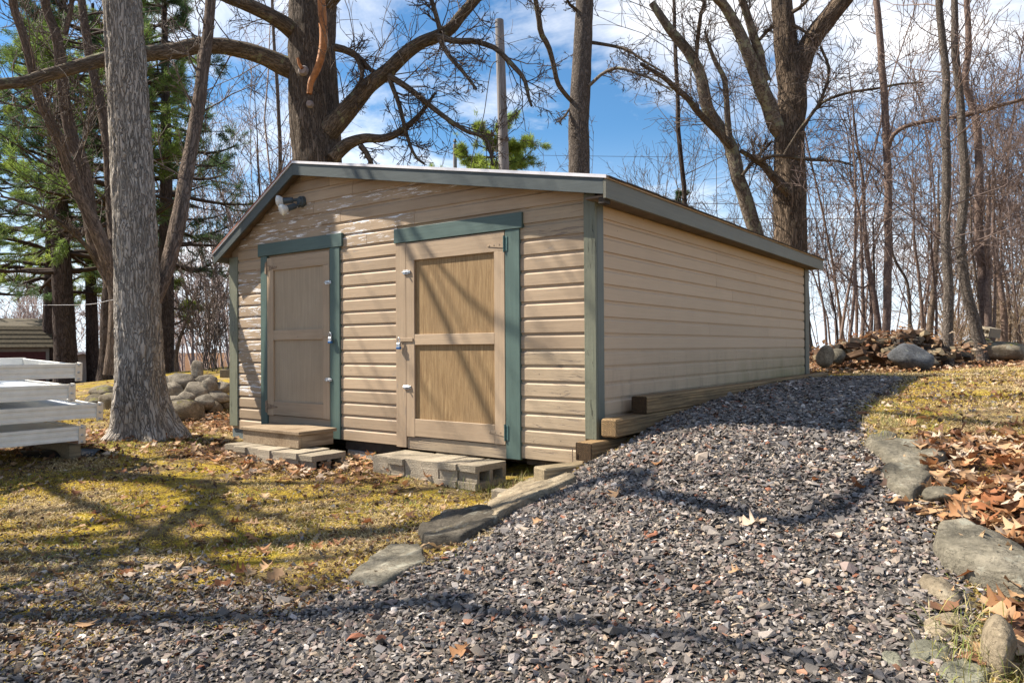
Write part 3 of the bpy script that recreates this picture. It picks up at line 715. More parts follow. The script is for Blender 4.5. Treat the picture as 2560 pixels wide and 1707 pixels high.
def make_door(x0, x1, z0, z1, sl, sr, bot, mid0, mid1, topz, pm, hinge_left, hm):
    d = box('door', (x0, -.010, z0), (x1, -.0015, z1), m_door_v, shed, .0)
    box('panel', (x0+sl-.004, -.0145, z0+.004), (x1-sr+.004, -.0105, mid0+.02), pm, d, .0)
    box('panel', (x0+sl-.004, -.0145, mid0+.022), (x1-sr+.004, -.0105, z1-.004), pm, d, .0)
    box('stile', (x0, -.036, z0-.008), (x0+sl-.001, -.015, z1 if hinge_left else topz-.001), m_door_v, d, .0025)
    box('stile', (x1-sr+.001, -.036, z0-.004), (x1, -.015, topz-.001), m_door_v, d, .0025)
    a, b = x0+sl, x1-sr
    box('rail', (x0 if not hinge_left else a, -.0355, topz), (x1, -.015, z1), m_door_h, d, .0025)
    box('rail', (a, -.0355, mid0), (b, -.015, mid1), m_door_h, d, .0025)
    box('rail', (a, -.0355, z0), (b, -.015, bot), m_door_h, d, .0025)
    hx = x0 if hinge_left else x1; s = 1 if hinge_left else -1
    for hz in (bot-.06, z1-.11):
        bm = bmesh.new()
        bm_box(bm, (min(hx-s*.034, hx-s*.002), -.041, hz-.062), (max(hx-s*.034, hx-s*.002), -.0365, hz+.062), .001)
        bm_cyl(bm, (hx, -.043, hz-.07), (hx, -.043, hz+.07), .007, n=8)
        hg = put('hinge', mesh_bm('hinge', bm), hm, d); bm = bmesh.new()
        q = [(hx+s*.006, hz-.032), (hx+s*.18, hz-.008), (hx+s*.18, hz+.008), (hx+s*.006, hz+.032)]
        fa = [bm.verts.new((x, -.0405, zz)) for x, zz in q]; fb = [bm.verts.new((x, -.0362, zz)) for x, zz in q]
        bm.faces.new(fa); bm.faces.new(fb[::-1])
        for e in range(4): bm.faces.new((fa[e], fb[e], fb[(e+1) % 4], fa[(e+1) % 4]))
        for t in (.05, .11, .16): bm_cyl(bm, (hx+s*t, -.0405, hz), (hx+s*t, -.0435, hz), .006, n=6)
        put('hinge_strap', mesh_bm('hinge_strap', bm), m_door_h if not hinge_left else hm, d)
    return d
door1 = make_door(-4.138, -3.088, .197, 1.928, .112, .105, .345, 1.017, 1.126, 1.785, m_ply_paint, True, m_rust)
door2 = make_door(-1.997, -.842, .102, 1.905, .107, .113, .262, .949, 1.046, 1.737, m_ply, False, m_teal_metal)
def latch(x, zz, d):
    boxes('slide_bolt', [((x-.038, -.048, zz-.019), (x+.03, -.0365, zz+.019)), ((x-.05, -.054, zz-.004), (x+.042, -.046, zz+.006)), ((x+.034, -.047, zz-.014), (x+.052, -.0365, zz+.014)), ((x-.004, -.068, zz-.012), (x+.006, -.05, zz+.0))], m_galv, d, .001)
latch(-3.1, 1.60, door1); latch(-3.1, .60, door1); latch(-1.985, 1.63, door2); latch(-1.985, .555, door2)
def hasp(x0, x1, zz, d): boxes('hasp', [((x0, -.046, zz-.016), (x1, -.0365, zz+.016))], m_door_h, d, .0015)
hasp(-3.19, -3.05, 1.055, door1); hasp(-2.075, -1.905, .998, door2)
def padlock(x, zz, label):
    p = empty('padlock', (x, -.062, zz), label, 'padlock', 'padlocks hanging on the shed doors')
    box('lock_body', (-.024, -.013, -.062), (.024, .013, -.014), m_galv, p, .006)
    box('bumper', (-.0255, -.0145, -.076), (.0255, .0145, -.050), m_blue, p, .005)
    P = spline([(-.016, 0, -.016), (-.016, 0, .012), (-.010, 0, .028), (0, 0, .034), (.010, 0, .028), (.016, 0, .012), (.016, 0, -.016)], K=20)
    V, F, uv = tube(P, np.full(20, .0045), 8); put('shackle', mesh_np('shackle', V, F, True), m_galv, p)
padlock(-3.045, 1.05, 'steel padlock with blue base hanging on the narrow left shed door')
padlock(-2.068, .985, 'steel padlock with blue base hanging on the wide plywood shed door')
# floodlight fixed under the gable
fl = box('floodlight', (-3.60, -.03, 2.43), (-3.58, -.019, 2.45), m_lampblack, shed, .002)
bm = bmesh.new(); bm_cyl(bm, (-3.53, -.019, 2.485), (-3.53, -.055, 2.485), .062, .055, 20); bm_cyl(bm, (-3.53, -.055, 2.485), (-3.53, -.075, 2.485), .045, .03, 16)
put('lamp_base', mesh_bm('lamp_base', bm), m_lampblack, fl)
for (jx, jz, tx, ty, tzz) in ((-3.56, 2.505, -3.80, -.26, 2.475), (-3.53, 2.45, -3.60, -.31, 2.34)):
    a = np.array([jx, -.06, jz]); b = np.array([tx, ty, tzz]); d = (b-a)/np.linalg.norm(b-a)
    bm = bmesh.new(); bm_cyl(bm, a, a+d*.06, .016, .016, 12); bm_cyl(bm, a+d*.05, a+d*.15, .03, .034, 16); put('lamp_holder', mesh_bm('lamp_holder', bm, False), m_lampblack, fl)
    bm = bmesh.new(); bm_cyl(bm, a+d*.15, a+d*.185, .036, .06, 20, False); bm_cyl(bm, a+d*.185, a+d*.21, .06, .066, 20, False); bm_cyl(bm, a+d*.21, a+d*.222, .066, .045, 20, True)
    put('bulb', mesh_bm('bulb', bm, True), m_lampglass, fl)

# piers the shed stands on
def pier(lo, hi, m, label): box('pier_block', lo, hi, m, None, .008, label=label, cat='concrete block', group='blocks the shed stands on')
pier((-4.865, .0, -.24), (-4.60, .22, -.005), m_pier_blue, 'blue grey foundation block under the left corner of the shed')
pier((-2.90, .03, -.28), (-2.52, .22, -.105), m_pier, 'pale foundation block under the shed beside the two block step')
pier((-2.36, .03, -.28), (-2.06, .22, -.105), m_pier, 'pale foundation block under the shed beside the dark wooden wedge')
pier((-1.72, .06, -.30), (-1.22, .25, -.025), m_pier, 'low foundation block behind the row of blocks at the plywood door')
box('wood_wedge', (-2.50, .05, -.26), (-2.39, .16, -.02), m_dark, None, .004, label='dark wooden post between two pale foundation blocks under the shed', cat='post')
# ------------------------------------------------------------------ steps, timbers
def block_mesh(flanged, seed):
    """hollow block .19 wide (x, cores run along x), .39 deep, .19 high"""
    ys = [0, .022, .05, .175, .213, .335, .368, .39]; zs = [0, .055, .07, .125, .14, .19]
    def solid(i, j):
        if not (0 <= i < 7 and 0 <= j < 5): return False
        if i in (2, 4) and 0 < j < 4 and not (0.0 > 1): return False
        if flanged and i == 0 and 0 < j < 4: return False
        return True
    ys = [0, .022, .05, .18, .215, .345, .37, .39]
    bm = bmesh.new(); vc = {}; rr = random.Random(seed)
    def V(x, i, j):
        k = (x, i, j)
        if k not in vc: vc[k] = bm.verts.new((x+rr.uniform(-.002, .002), ys[i]+rr.uniform(-.002, .002), zs[j]+rr.uniform(-.002, .002)))
        return vc[k]
    for i in range(7):
        for j in range(5):
            if not solid(i, j): continue
            for x, s in ((0, 1), (.19, -1)):
                q = [V(x, i, j), V(x, i+1, j), V(x, i+1, j+1), V(x, i, j+1)]; bm.faces.new(q if s < 0 else q[::-1])
            for (di, dj, e) in ((-1, 0, ((i, j), (i, j+1))), (1, 0, ((i+1, j), (i+1, j+1))), (0, -1, ((i, j), (i+1, j))), (0, 1, ((i, j+1), (i+1, j+1)))):
                if not solid(i+di, j+dj):
                    (a, b), (c, d) = e; bm.faces.new((V(0, a, b), V(.19, a, b), V(.19, c, d), V(0, c, d)))
    es = [e for e in bm.edges if len(e.link_faces) == 2 and e.calc_face_angle(0) > .8]
    bmesh.ops.recalc_face_normals(bm, faces=bm.faces)
    bmesh.ops.bevel(bm, geom=es, offset=.005, segments=1, affect='EDGES')
    return mesh_bm('concrete_block', bm)
def block_row(x0, y0, ztop, kinds, labels, group, yaw):
    c, s = math.cos(yaw), math.sin(yaw)
    for q, (kd, lb) in enumerate(zip(kinds, labels)):
        o = put('concrete_block', block_mesh(kd, q+7), m_block, None, None, lb, 'concrete block', group)
        u = q*.1958; dyy = rb.uniform(-.02, .02)
        o.location = (x0+c*u-s*dyy, y0+s*u+c*dyy, ztop-.19+rb.uniform(-.008, .006)); o.rotation_euler = (rb.uniform(-.01, .01), rb.uniform(-.012, .012), yaw+rb.uniform(-.025, .025))
block_row(-1.955, -.51, -.015, [0, 1, 0, 0, 1, 1],
  ['leftmost flat-ended concrete block of the row at the plywood door', 'concrete block with recessed end, second from left at the plywood door',
   'flat-ended concrete block left of centre in the row at the plywood door', 'flat-ended concrete block right of centre in the row at the plywood door',
   'recessed concrete block second from the right at the plywood door', 'rightmost concrete block with open cores showing at the plywood door'], 'concrete blocks forming the right doorstep', -.01)
block_row(-3.80, -.79, -.03, [1, 1, 0, 0, 0, 1, 1],
  ['leftmost concrete block under the wooden step of the narrow door', 'grooved concrete block second from left under the wooden step',
   'dark concrete block third from left under the wooden step', 'middle concrete block under the wooden step of the narrow door',
   'concrete block third from right under the wooden step', 'grooved concrete block second from right under the wooden step',
   'rightmost concrete block with open cores beside the wooden step'], 'concrete blocks forming the left doorstep', .0)
st = empty('wooden_step', (-3.79, -.575, -.028), 'weathered wooden box step on concrete blocks at the narrow door', 'step')
box('tread', (-.02, -.02, .128), (.93, .44, .160), m_step, st, .004)
box('front_board', (0, 0, 0), (.90, .035, .1275), m_step, st, .003)
box('side_board', (.865, .036, 0), (.90, .42, .1275), m_step, st, .003)
box('side_board', (0, .036, 0), (.035, .42, .1275), m_step, st, .003)
box('broken_block', (-.55, -.62, -.23), (-.30, -.53, -.15), m_block, None, .008, label='small broken concrete piece in the grass right of the block row', cat='concrete piece')
def timber_obj(loc, size, yaw, m, label, pitch=0, end=False):
    o = box('landscape_timber', (0, 0, 0), size, m, None, .012, label=label, cat='timber', group='landscape timbers along the side of the shed')
    o.location = loc; o.rotation_euler = (pitch, 0, yaw)
    if end: box('sawn_end', (.003, -.0015, .003), (size[0]-.003, .004, size[2]-.003), m_endgrain, o, .006)
    return o
timber_obj((.095, .44, .372), (.14, 3.1, .143), -.008, m_timber, 'uppermost square timber with a dark sawn end against the side wall', -.002, True)
timber_obj((.07, 3.545, .366), (.14, 3.2, .143), .0, m_timber, 'far timber running to the back corner of the side wall')
timber_obj((.085, -.055, .230), (.14, 2.6, .14), -.012, m_timber, 'middle timber with bright end grain beside the front corner board')
timber_obj((-.045, -.215, .06), (.15, 1.2, .14), -.09, m_timber, 'lower dark-ended timber directly under the front corner board', 0, True)
timber_obj((-.27, -.46, -.115), (.16, .62, .145), -.38, m_timber_grey, 'lowest grey timber stub half buried at the foot of the gravel')
def metal_rod(pts, r, m, name, label, cat):
    P = spline(pts, .03); V, F, uv = tube(P, np.full(len(P), r), 8); return put(name, mesh_np(name, V, F, True), m, None, None, label, cat)
metal_rod([(-.075, -.24, .165), (-.06, -.236, .165), (-.062, -.235, .10), (-.06, -.234, .05)], .004, m_rust, 'bent_nail', 'thin bent iron nail beside the lower dark-ended timber', 'nail')

# ------------------------------------------------------------------ stones
def rock_mesh(size, seed, flat=0.3, cuts=7, sub=3, amp=.16):
    r = np.random.default_rng(seed); bm = bmesh.new(); bmesh.ops.create_icosphere(bm, subdivisions=sub, radius=1.0)
    V = np.array([v.co for v in bm.verts]); V = V*(1+amp*(fbm(V*1.6+seed*3.1, 3, seed)*2-1))[:, None]
    for _ in range(cuts):
        n = r.normal(size=3); n /= np.linalg.norm(n); h = r.uniform(.62, .9); d = V @ n; V = V - np.where(d > h, (d-h)*.95, 0)[:, None]*n
    V = V*(1+.08*(fbm(V*5+seed, 4, seed+5)*2-1))[:, None]; V = V*np.array(size)/1.0
    for v, c in zip(bm.verts, V): v.co = c
    return mesh_bm('rock', bm, True)
def rock(name, loc, size, seed, m, rot=(0, 0, 0), label=None, cat='stone', group=None, parent=None, cuts=7, sub=3):
    o = put(name, rock_mesh(size, seed, cuts=cuts, sub=sub), m, parent, None, label, cat if parent is None else None, group)
    o.location = loc; o.rotation_euler = rot; return o
SLABS = []
def slab(name, px, th, m, label, dz=0.0, group=None, seed=1, tilt=(0, 0), rough=.02, cat='stone', dome=.0, edge=.02):
    """a flat stone whose outline lies on the ground at these photo points"""
    P = np.array([ground(*q) for q in px]); c = P.mean(0); Q = P-c
    A = np.c_[Q[:, :2], np.ones(len(Q))]; co, *_ = np.linalg.lstsq(A, Q[:, 2], rcond=None)
    ring = []; n = len(Q)
    for q in range(n):
        a, b = Q[q], Q[(q+1) % n]; L = np.linalg.norm(b-a); k = max(2, int(L/.035))
        for t in np.arange(k)/k: ring.append(a+(b-a)*t)
    ring = np.array(ring)
    for _ in range(1): ring = .25*np.roll(ring, 1, 0)+.5*ring+.25*np.roll(ring, -1, 0)
    N = len(ring); rad = np.linalg.norm(ring[:, :2], axis=1)
    ring = ring*(1+.09*(fbm(np.c_[ring[:, :2]*9, np.full(N, seed*1.7)], 3, seed)*2-1))[:, None]
    def level(s, h, k=0):
        R = ring.copy(); R[:, :2] *= s; pl = R[:, 0]*(co[0]+tilt[0])+R[:, 1]*(co[1]+tilt[1])+co[2]
        R[:, 2] = pl + h + rough*(fbm(np.c_[R[:, :2]*14+seed, np.full(N, k*.0)], 4, seed)*2-1)*(1 if k else .3); return R
    sh = 1-edge/np.maximum(rad, .05)[:, None]
    L = [level(1.0, -th-.1), level(1.01, -th*.5+dz), level(np.clip(1-.012/np.maximum(rad, .05), .5, 1)[:, None]*np.ones((1, 2)), -.012+dz, 1), level(np.clip(sh, .4, 1)*np.ones((1, 2)), dz, 1)]
    for s in (.8, .6, .4, .2): L.append(level(s*np.clip(sh, .4, 1)*np.ones((1, 2)), dz+dome*(1-s*s), 1))
    V = np.vstack(L+[np.array([[0, 0, co[2]+dz+dome]])]); F = []
    for l in range(len(L)-1):
        for q in range(N): F.append((l*N+q, l*N+(q+1) % N, (l+1)*N+(q+1) % N, (l+1)*N+q))
    b = (len(L)-1)*N
    for q in range(N): F.append((b+q, b+(q+1) % N, len(V)-1, len(V)-1))
    bm = bmesh.new(); vs = [bm.verts.new(v) for v in V]
    for f in F:
        try: bm.faces.new([vs[x] for x in dict.fromkeys(f)])
        except ValueError: pass
    SLABS.append([tuple(q[:2]) for q in P]); o = put(name, mesh_bm(name, bm, True), m, None, None, label, cat, group); o.location = c
    return o
EG = 'flat stones edging the gravel'
slab('edging_stone', [(787, 1338), (870, 1356), (990, 1293), (965, 1258), (905, 1256), (845, 1290)], .10, m_slab, 'low flat grey slab at the near left edge of the gravel', .025, EG, 3, (0, 0))
slab('edging_stone', [(956, 1226), (972, 1262), (1065, 1250), (1150, 1203), (1125, 1178), (1030, 1188)], .14, m_slab_dark, 'dark mossy-sided slab between lawn and gravel, middle of the left edging', .055, EG, 5, (0, 0))
slab('edging_stone', [(1090, 1190), (1138, 1204), (1180, 1180), (1250, 1145), (1330, 1106), (1290, 1088), (1215, 1112), (1145, 1152)], .12, m_slab_pale, 'long pale tan stone of the left edging nearest the timber stub', .05, EG, 8, (.0, 0))
slab('edging_stone', [(1985, 1012), (2005, 1024), (2055, 1020), (2068, 1008), (2040, 995)], .06, m_slab, 'thin pale stone at the top of the right edging beside the leaves', .035, EG, 12)
slab('edging_stone', [(1985, 1025), (2030, 1066), (2120, 1110), (2180, 1058), (2110, 1026), (2040, 1018)], .07, m_slab, 'largest flat slab of the right edging, broken along one side', .055, EG, 14)
slab('edging_stone', [(2020, 1095), (2040, 1130), (2095, 1160), (2150, 1110), (2090, 1080), (2040, 1082)], .07, m_slab, 'wedge-shaped mossy slab below the largest slab of the right edging', .055, EG, 16)
rock('edging_stone', ground(2160, 1152)+[0, 0, .03], (.085, .065, .05), 21, m_slab, (0, 0, .4), 'small rounded stone below the wedge-shaped slab among leaves', 'stone', EG)
slab('edging_stone', [(2138, 1262), (2165, 1305), (2250, 1350), (2370, 1385), (2400, 1330), (2300, 1265), (2210, 1225), (2160, 1232)], .12, m_slab, 'big long grey boulder lying at the right edge of the gravel', .085, EG, 18, (0, 0), .026, dome=.01, edge=.06)
slab('edging_stone', [(2100, 1342), (2160, 1385), (2205, 1392), (2215, 1365), (2160, 1338), (2125, 1330)], .05, m_slab_pale, 'small pale tan stone sunk in the gravel below the big boulder', .03, EG, 23, dome=.01)
slab('edging_stone', [(2105, 1430), (2130, 1470), (2215, 1465), (2235, 1430), (2180, 1412)], .04, m_slab_pale, 'flat yellowish stone flush with the gravel near the right corner', .015, EG, 27)
slab('edging_stone', [(2070, 1470), (2090, 1515), (2180, 1530), (2200, 1490), (2140, 1468)], .04, m_flat, 'flat green grey stone flush with the gravel near the right corner', .012, EG, 29)
slab('edging_stone', [(2140, 1540), (2180, 1580), (2260, 1590), (2300, 1540), (2240, 1500)], .05, m_flat, 'flat grey stone at the bottom right beside the upright mossy stone', .015, EG, 31)
slab('edging_stone', [(2005, 1500), (2030, 1525), (2085, 1540), (2080, 1505), (2040, 1490)], .04, m_flat, 'small flat stone almost covered by gravel near the right corner', .008, EG, 33)
rock('edging_stone', ground(2292, 1520)+[0, 0, .03], (.055, .15, .11), 41, m_slab_pale, (0, .1, .15), 'upright narrow stone with moss at the bottom right corner', 'stone', EG)

# dry stone wall left of the shed, seen beside the big grey trunk
sw = empty('stone_wall', ground(450, 940), 'tumbled dry stone wall between the grey trunk and the shed', 'stone wall')
def swr(px, py, D, w, h, seed, m=m_wallstone, rot=(0, 0, 0)):
    p = at(px, py, D); o = rock('stone', p-np.array(sw.location), (w*1.05, w*.85, h*1.05), seed, m, rot, None, None, None, sw, 15)
for (px, py, D, w, h, sd, rz) in ((418, 880, 11.2, .27, .17, 1, .2), (475, 880, 11.3, .2, .14, 2, .9), (455, 852, 11.5, .11, .19, 3, .3), (453, 905, 10.9, .24, .2, 4, 1.2), (482, 898, 11.0, .16, .22, 5, .1),
        (425, 920, 10.7, .17, .16, 6, .6), (465, 925, 10.7, .2, .13, 7, .2), (500, 915, 10.9, .19, .13, 8, .8), (392, 905, 10.9, .2, .18, 9, .4), (395, 935, 10.6, .22, .17, 10, .1), (510, 890, 11.4, .2, .12, 11, .3),
        (440, 890, 11.6, .2, .18, 12, .5), (520, 925, 11.2, .2, .16, 13, .5), (375, 885, 11.4, .2, .15, 14, 1.0), (495, 935, 10.7, .13, .1, 15, .2), (245, 900, 11.8, .3, .14, 16, .2), (265, 930, 11.2, .28, .18, 17, .7), (222, 925, 11.5, .25, .17, 18, .1)):
    swr(px, py, D, w, h, sd, m_mossrock if sd in (16, 17, 18, 15) else m_wallstone, (rz*.3, rz*.2, rz))
rock('boulder', ground(420, 962)+[0, 0, .1], (.33, .26, .19), 51, m_mossrock, (0, .1, .3), 'large brown moss-topped boulder just right of the grey trunk base', 'boulder')
p = at(512, 858, 12.0); o = box('timber_end', (0, 0, 0), (.5, 1.2, .14), m_timber_grey, None, .01, label='grey timber lying on the stone wall beside the shed corner', cat='timber'); o.location = p-[.1, 0, .07]; o.rotation_euler = (0, 0, .5)

# right background: boulders, block scraps, wood pile
rock('boulder', at(2092, 818, 12.0)+[0, 0, -.02], (.36, .26, .22), 61, m_boulder, (.0, .25, .5), 'big blue grey boulder in front of the wood pile', 'boulder')
rock('boulder', at(2300, 800, 14.0)+[0, 0, -.05], (.52, .35, .18), 63, m_mossrock, (0, 0, .2), 'moss-covered boulder under the concrete block at the far right', 'boulder')
rock('boulder', at(2245, 785, 14.5)+[0, 0, -.05], (.3, .25, .14), 64, m_mossrock, (0, 0, .9), 'small mossy boulder behind the leaning trunk on the right', 'boulder')
rock('boulder', at(1895, 818, 12.6), (.16, .14, .2), 65, m_slab_pale, (0, .1, .2), 'upright pinkish stone beside the back corner of the shed', 'boulder')
rock('boulder', at(1922, 820, 12.8), (.16, .14, .17), 66, m_slab, (0, .1, .8), 'grey squared stone next to the upright pinkish stone', 'boulder')
rock('boulder', at(2138, 832, 12.4), (.15, .12, .09), 67, m_mossrock, (0, 0, .2), 'small yellow mossy stone right of the blue grey boulder', 'boulder')
for (px, py, D, yaw, lb) in ((2272, 772, 14.0, .5, 'tilted concrete block lying on the moss-covered boulder'), (2085, 792, 12.9, .3, 'concrete block lying behind the blue grey boulder')):
    o = put('concrete_block', block_mesh(0, px), m_block, None, None, lb, 'concrete block'); o.location = at(px, py, D); o.rotation_euler = (.15, .12, yaw); o.scale = (1.0, 1.0, .9)
    o.location.z -= .02
wp = empty('wood_pile', at(2060, 830, 13.2), 'heap of split firewood and leaves behind the shed at the edge of the woods', 'wood pile')
rw = random.Random(3)
logm = []
for q in range(6):
    bm = bmesh.new(); L = rw.uniform(.24, .40); a = rw.uniform(.04, .075); pr = [(a*math.cos(t), a*math.sin(t)) for t in sorted([rw.uniform(0, 6.28) for _ in range(5)])]
    pr = [(-a, -a*.6), (a, -a*.7), (a*.6, a*.6), (-a*.2, a*.9)] if q % 2 else [(-a, -a*.6), (a*.9, -a*.8), (a*1.0, a*.5), (.0, a*.9), (-a*.9, a*.4)]
    A = [bm.verts.new((x, -L/2, zz)) for x, zz in pr]; B = [bm.verts.new((x*rw.uniform(.8, 1.1), L/2, zz*rw.uniform(.8, 1.1))) for x, zz in pr]; n = len(pr)
    bm.faces.new(A); bm.faces.new(B[::-1])
    for e in range(n): bm.faces.new((A[e], A[(e+1) % n], B[(e+1) % n], B[e]))
    me = mesh_bm('log', bm); me.materials.append((m_log, m_timber_grey, m_dark)[q % 3] if q != 2 else m_log); logm.append(me)
for q in range(220):
    u = rw.uniform(0, 1); px = 1885+u*330 if q > 60 else rw.gauss(2075, 40)
    top = np.interp(px, [1880, 1930, 2000, 2060, 2100, 2150, 2220], [810, 798, 780, 768, 760, 782, 806])
    py = top + rw.random()**1.4*(824-top); D = 13.4+rw.uniform(-.5, .8)-(py-top)*.008
    o = put('log', logm[q % 6], None, wp); o.location = Vector(at(px, py, D))-wp.location
    o.rotation_euler = (rw.gauss(0, .35), rw.uniform(0, 6.28), rw.uniform(0, 6.28))
# ------------------------------------------------------------------ stacked aluminium sections at the left
def dock_section(yend, ztop, label, sheet, seed):
    X = -4.60
    d = empty('dock_section', (X, yend, ztop-.135), label, 'dock section', 'stacked aluminium dock sections')
    bm = bmesh.new()                                           # ribbed side rail, profile in (x, z), runs along -y
    pr = [(0, 0), (.028, 0), (.028, .022), (.021, .026), (.021, .052), (.025, .055), (.025, .080), (.020, .083), (.020, .104), (.028, .108), (.028, .135), (-.012, .135), (-.012, .128), (0, .128)]
    A = [bm.verts.new((x, -.0, zz)) for x, zz in pr]; B = [bm.verts.new((x, -3.4, zz)) for x, zz in pr]; n = len(pr)
    bm.faces.new(A); bm.faces.new(B[::-1])
    for e in range(n): bm.faces.new((A[e], A[(e+1) % n], B[(e+1) % n], B[e]))
    put('side_rail', mesh_bm('side_rail', bm), m_alu_face, d)
    box('side_rail', (-1.25, -3.4, 0), (-1.21, 0, .135), m_alu_face, d, .003)
    box('end_rail', (-1.209, -.035, .006), (-.001, -.002, .128), m_alu, d, .003)
    for yy in (-.8, -1.6, -2.4, -3.2): box('cross_bar', (-1.209, yy-.02, .02), (-.001, yy+.02, .07), m_alu, d, .002)
    if sheet: box('deck_sheet', (-1.2, -3.38, .098), (-.004, -.06, .112), m_sheet, d, .002)
    bk = box('corner_bracket', (.0285, -.052, -.03), (.034, .012, .142), m_alu, d, .002)
    box('bracket_flange', (-.06, .003, -.03), (.028, .011, .142), m_alu, bk, .002)
    for zz in (-.012, .05, .122):
        bm = bmesh.new(); bm_cyl(bm, (.034, -.02, zz), (.046, -.02, zz), .011, .011, 8); bm_cyl(bm, (.046, -.02, zz), (.052, -.02, zz), .006, .006, 8)
        put('bolt', mesh_bm('bolt', bm), m_galv, bk)
    bm = bmesh.new()                                           # gusset in the corner
    q = [(-.004, -.04), (-.16, -.04), (-.004, -.22)]
    a = [bm.verts.new((x, y, .131)) for x, y in q]; b = [bm.verts.new((x, y, .1295)) for x, y in q]; bm.faces.new(a[::-1]); bm.faces.new(b)
    for e in range(3): bm.faces.new((a[e], a[(e+1) % 3], b[(e+1) % 3], b[e]))
    put('gusset', mesh_bm('gusset', bm), m_alu, d)
    d.rotation_euler = (.0, .035+seed*.006, seed*.006)
    return d
dock_section(-1.79, .795, 'topmost aluminium dock section of the stack at the left edge', False, 1)
dock_section(-1.85, .60, 'second aluminium dock section from the top of the stack', True, -1)
dock_section(-1.60, .405, 'aluminium dock section third from the top, sticking out farthest', True, 1.5)
dock_section(-1.76, .20, 'bottom aluminium dock section resting near the leaves', True, -.5)
timber_ = box('timber_block', (-5.9, -1.86, -.14), (-4.64, -1.76, .02), m_timber_grey, None, .006, label='old wooden beam under the stack of aluminium sections', cat='timber')
box('timber_block', (-5.9, -3.5, -.2), (-4.64, -3.4, .02), m_timber_grey, None, .006, label='second old wooden beam under the far end of the aluminium stack', cat='timber')
g = ground(140, 1045)
bm = bmesh.new(); rr = np.random.default_rng(5)
bmesh.ops.create_grid(bm, x_segments=22, y_segments=8, size=.5)
for v in bm.verts:
    x, y = v.co.x, v.co.y; v.co = Vector((x*.75, y*.26, .03+.05*float(fbm(np.array([x*4, y*5, .3]), 3, 3))-.06*(abs(y)*2)**2))
sh_ = put('plastic_sheet', mesh_bm('plastic_sheet', bm, True), m_plastic_black, None, None, 'crumpled black plastic sheet on the leaves below the aluminium sections', 'plastic sheet')
sh_.location = g; sh_.rotation_euler = (0, 0, .65)

# ------------------------------------------------------------------ small buildings far left
b0 = at(18, 786, 25.0); zb = float(tz(b0[0], b0[1]))
bar = empty('barn', (b0[0], b0[1], zb), 'dark red shed with a mossy brown shingle roof far off at the left edge', 'shed')
eav = at(50, 797, 25.0)[2]-zb; rid = at(50, 741, 25.0)[2]-zb
bar.rotation_euler = (0, 0, math.atan2(CR[1], CR[0])+.62)
wl = box('wall', (-6, 0, -.3), (1.15, 5, eav), m_redwall, bar, .0)
nb = 0
for q in range(0, 14):
    zz = .25+q*.16
    if zz+.15 > eav: break
    box('siding_board', (-6.0, -.018, zz), (1.16, -.001, zz+.154), m_redwall, wl, .002)
bm = bmesh.new()
pr = [(-.28, eav-.03), (.5, rid-.1), (2.5, rid+.25), (4.5, rid-.1), (5.28, eav-.03), (4.5, rid-.2), (2.5, rid+.1), (.5, rid-.2)]
A = [bm.verts.new((-6.1, y, zz)) for y, zz in pr]; B = [bm.verts.new((1.28, y, zz)) for y, zz in pr]
bm.faces.new(A); bm.faces.new(B[::-1])
for e in range(8): bm.faces.new((A[e], A[(e+1) % 8], B[(e+1) % 8], B[e]))
rf = put('roof', mesh_bm('roof', bm), m_oldroof, bar)
for q in range(5):
    t0, t1 = q/5, (q+1)/5; y0, y1 = -.29+.79*t0, -.29+.79*t1; z0, z1 = eav-.03+(rid-.07-eav)*t0, eav-.03+(rid-.07-eav)*t1
    bm = bmesh.new(); v = [bm.verts.new(p_) for p_ in ((-6.12, y0, z0+.03), (1.3, y0, z0+.03), (1.3, y1, z1+.008), (-6.12, y1, z1+.008), (-6.12, y0, z0+.002), (1.3, y0, z0+.002))]
    bm.faces.new(v[:4]); bm.faces.new((v[4], v[5], v[1], v[0])); put('shingle_course', mesh_bm('shingle_course', bm), m_oldroof, rf)
box('trim_board', (-6, -.05, eav-.16), (1.2, -.02, eav-.002), m_greytrim, bar, .0)
box('trim_board', (1.1, -.04, -.3), (1.2, -.0195, eav-.162), m_greytrim, bar, .0)
h0 = at(192, 824, 38.0); zh = float(tz(h0[0], h0[1]))
hut = empty('well_house', (h0[0], h0[1], zh), 'small white roofed hut far behind the aluminium sections', 'hut'); hut.rotation_euler = (0, 0, math.atan2(CR[1], CR[0])+.4)
ez = at(192, 821, 38.0)[2]-zh; rz_ = at(192, 808, 38.0)[2]-zh
box('wall', (-.95, 0, -.6), (.95, 1.6, ez), m_greytrim, hut, .0)
bm = bmesh.new(); pr = [(-1.25, ez-.05), (0, rz_), (1.25, ez-.05), (1.25, ez-.13), (0, rz_-.09), (-1.25, ez-.13)]
A = [bm.verts.new((x, -.25, zz)) for x, zz in pr]; B = [bm.verts.new((x, 1.9, zz)) for x, zz in pr]; bm.faces.new(A); bm.faces.new(B[::-1])
for e in range(6): bm.faces.new((A[e], A[(e+1) % 6], B[(e+1) % 6], B[e]))
put('roof', mesh_bm('roof', bm), m_whiteroof, hut)
box('gable_board', (-.6, -.02, ez-.12), (.6, -.001, ez+.3), m_greytrim, hut, .0)

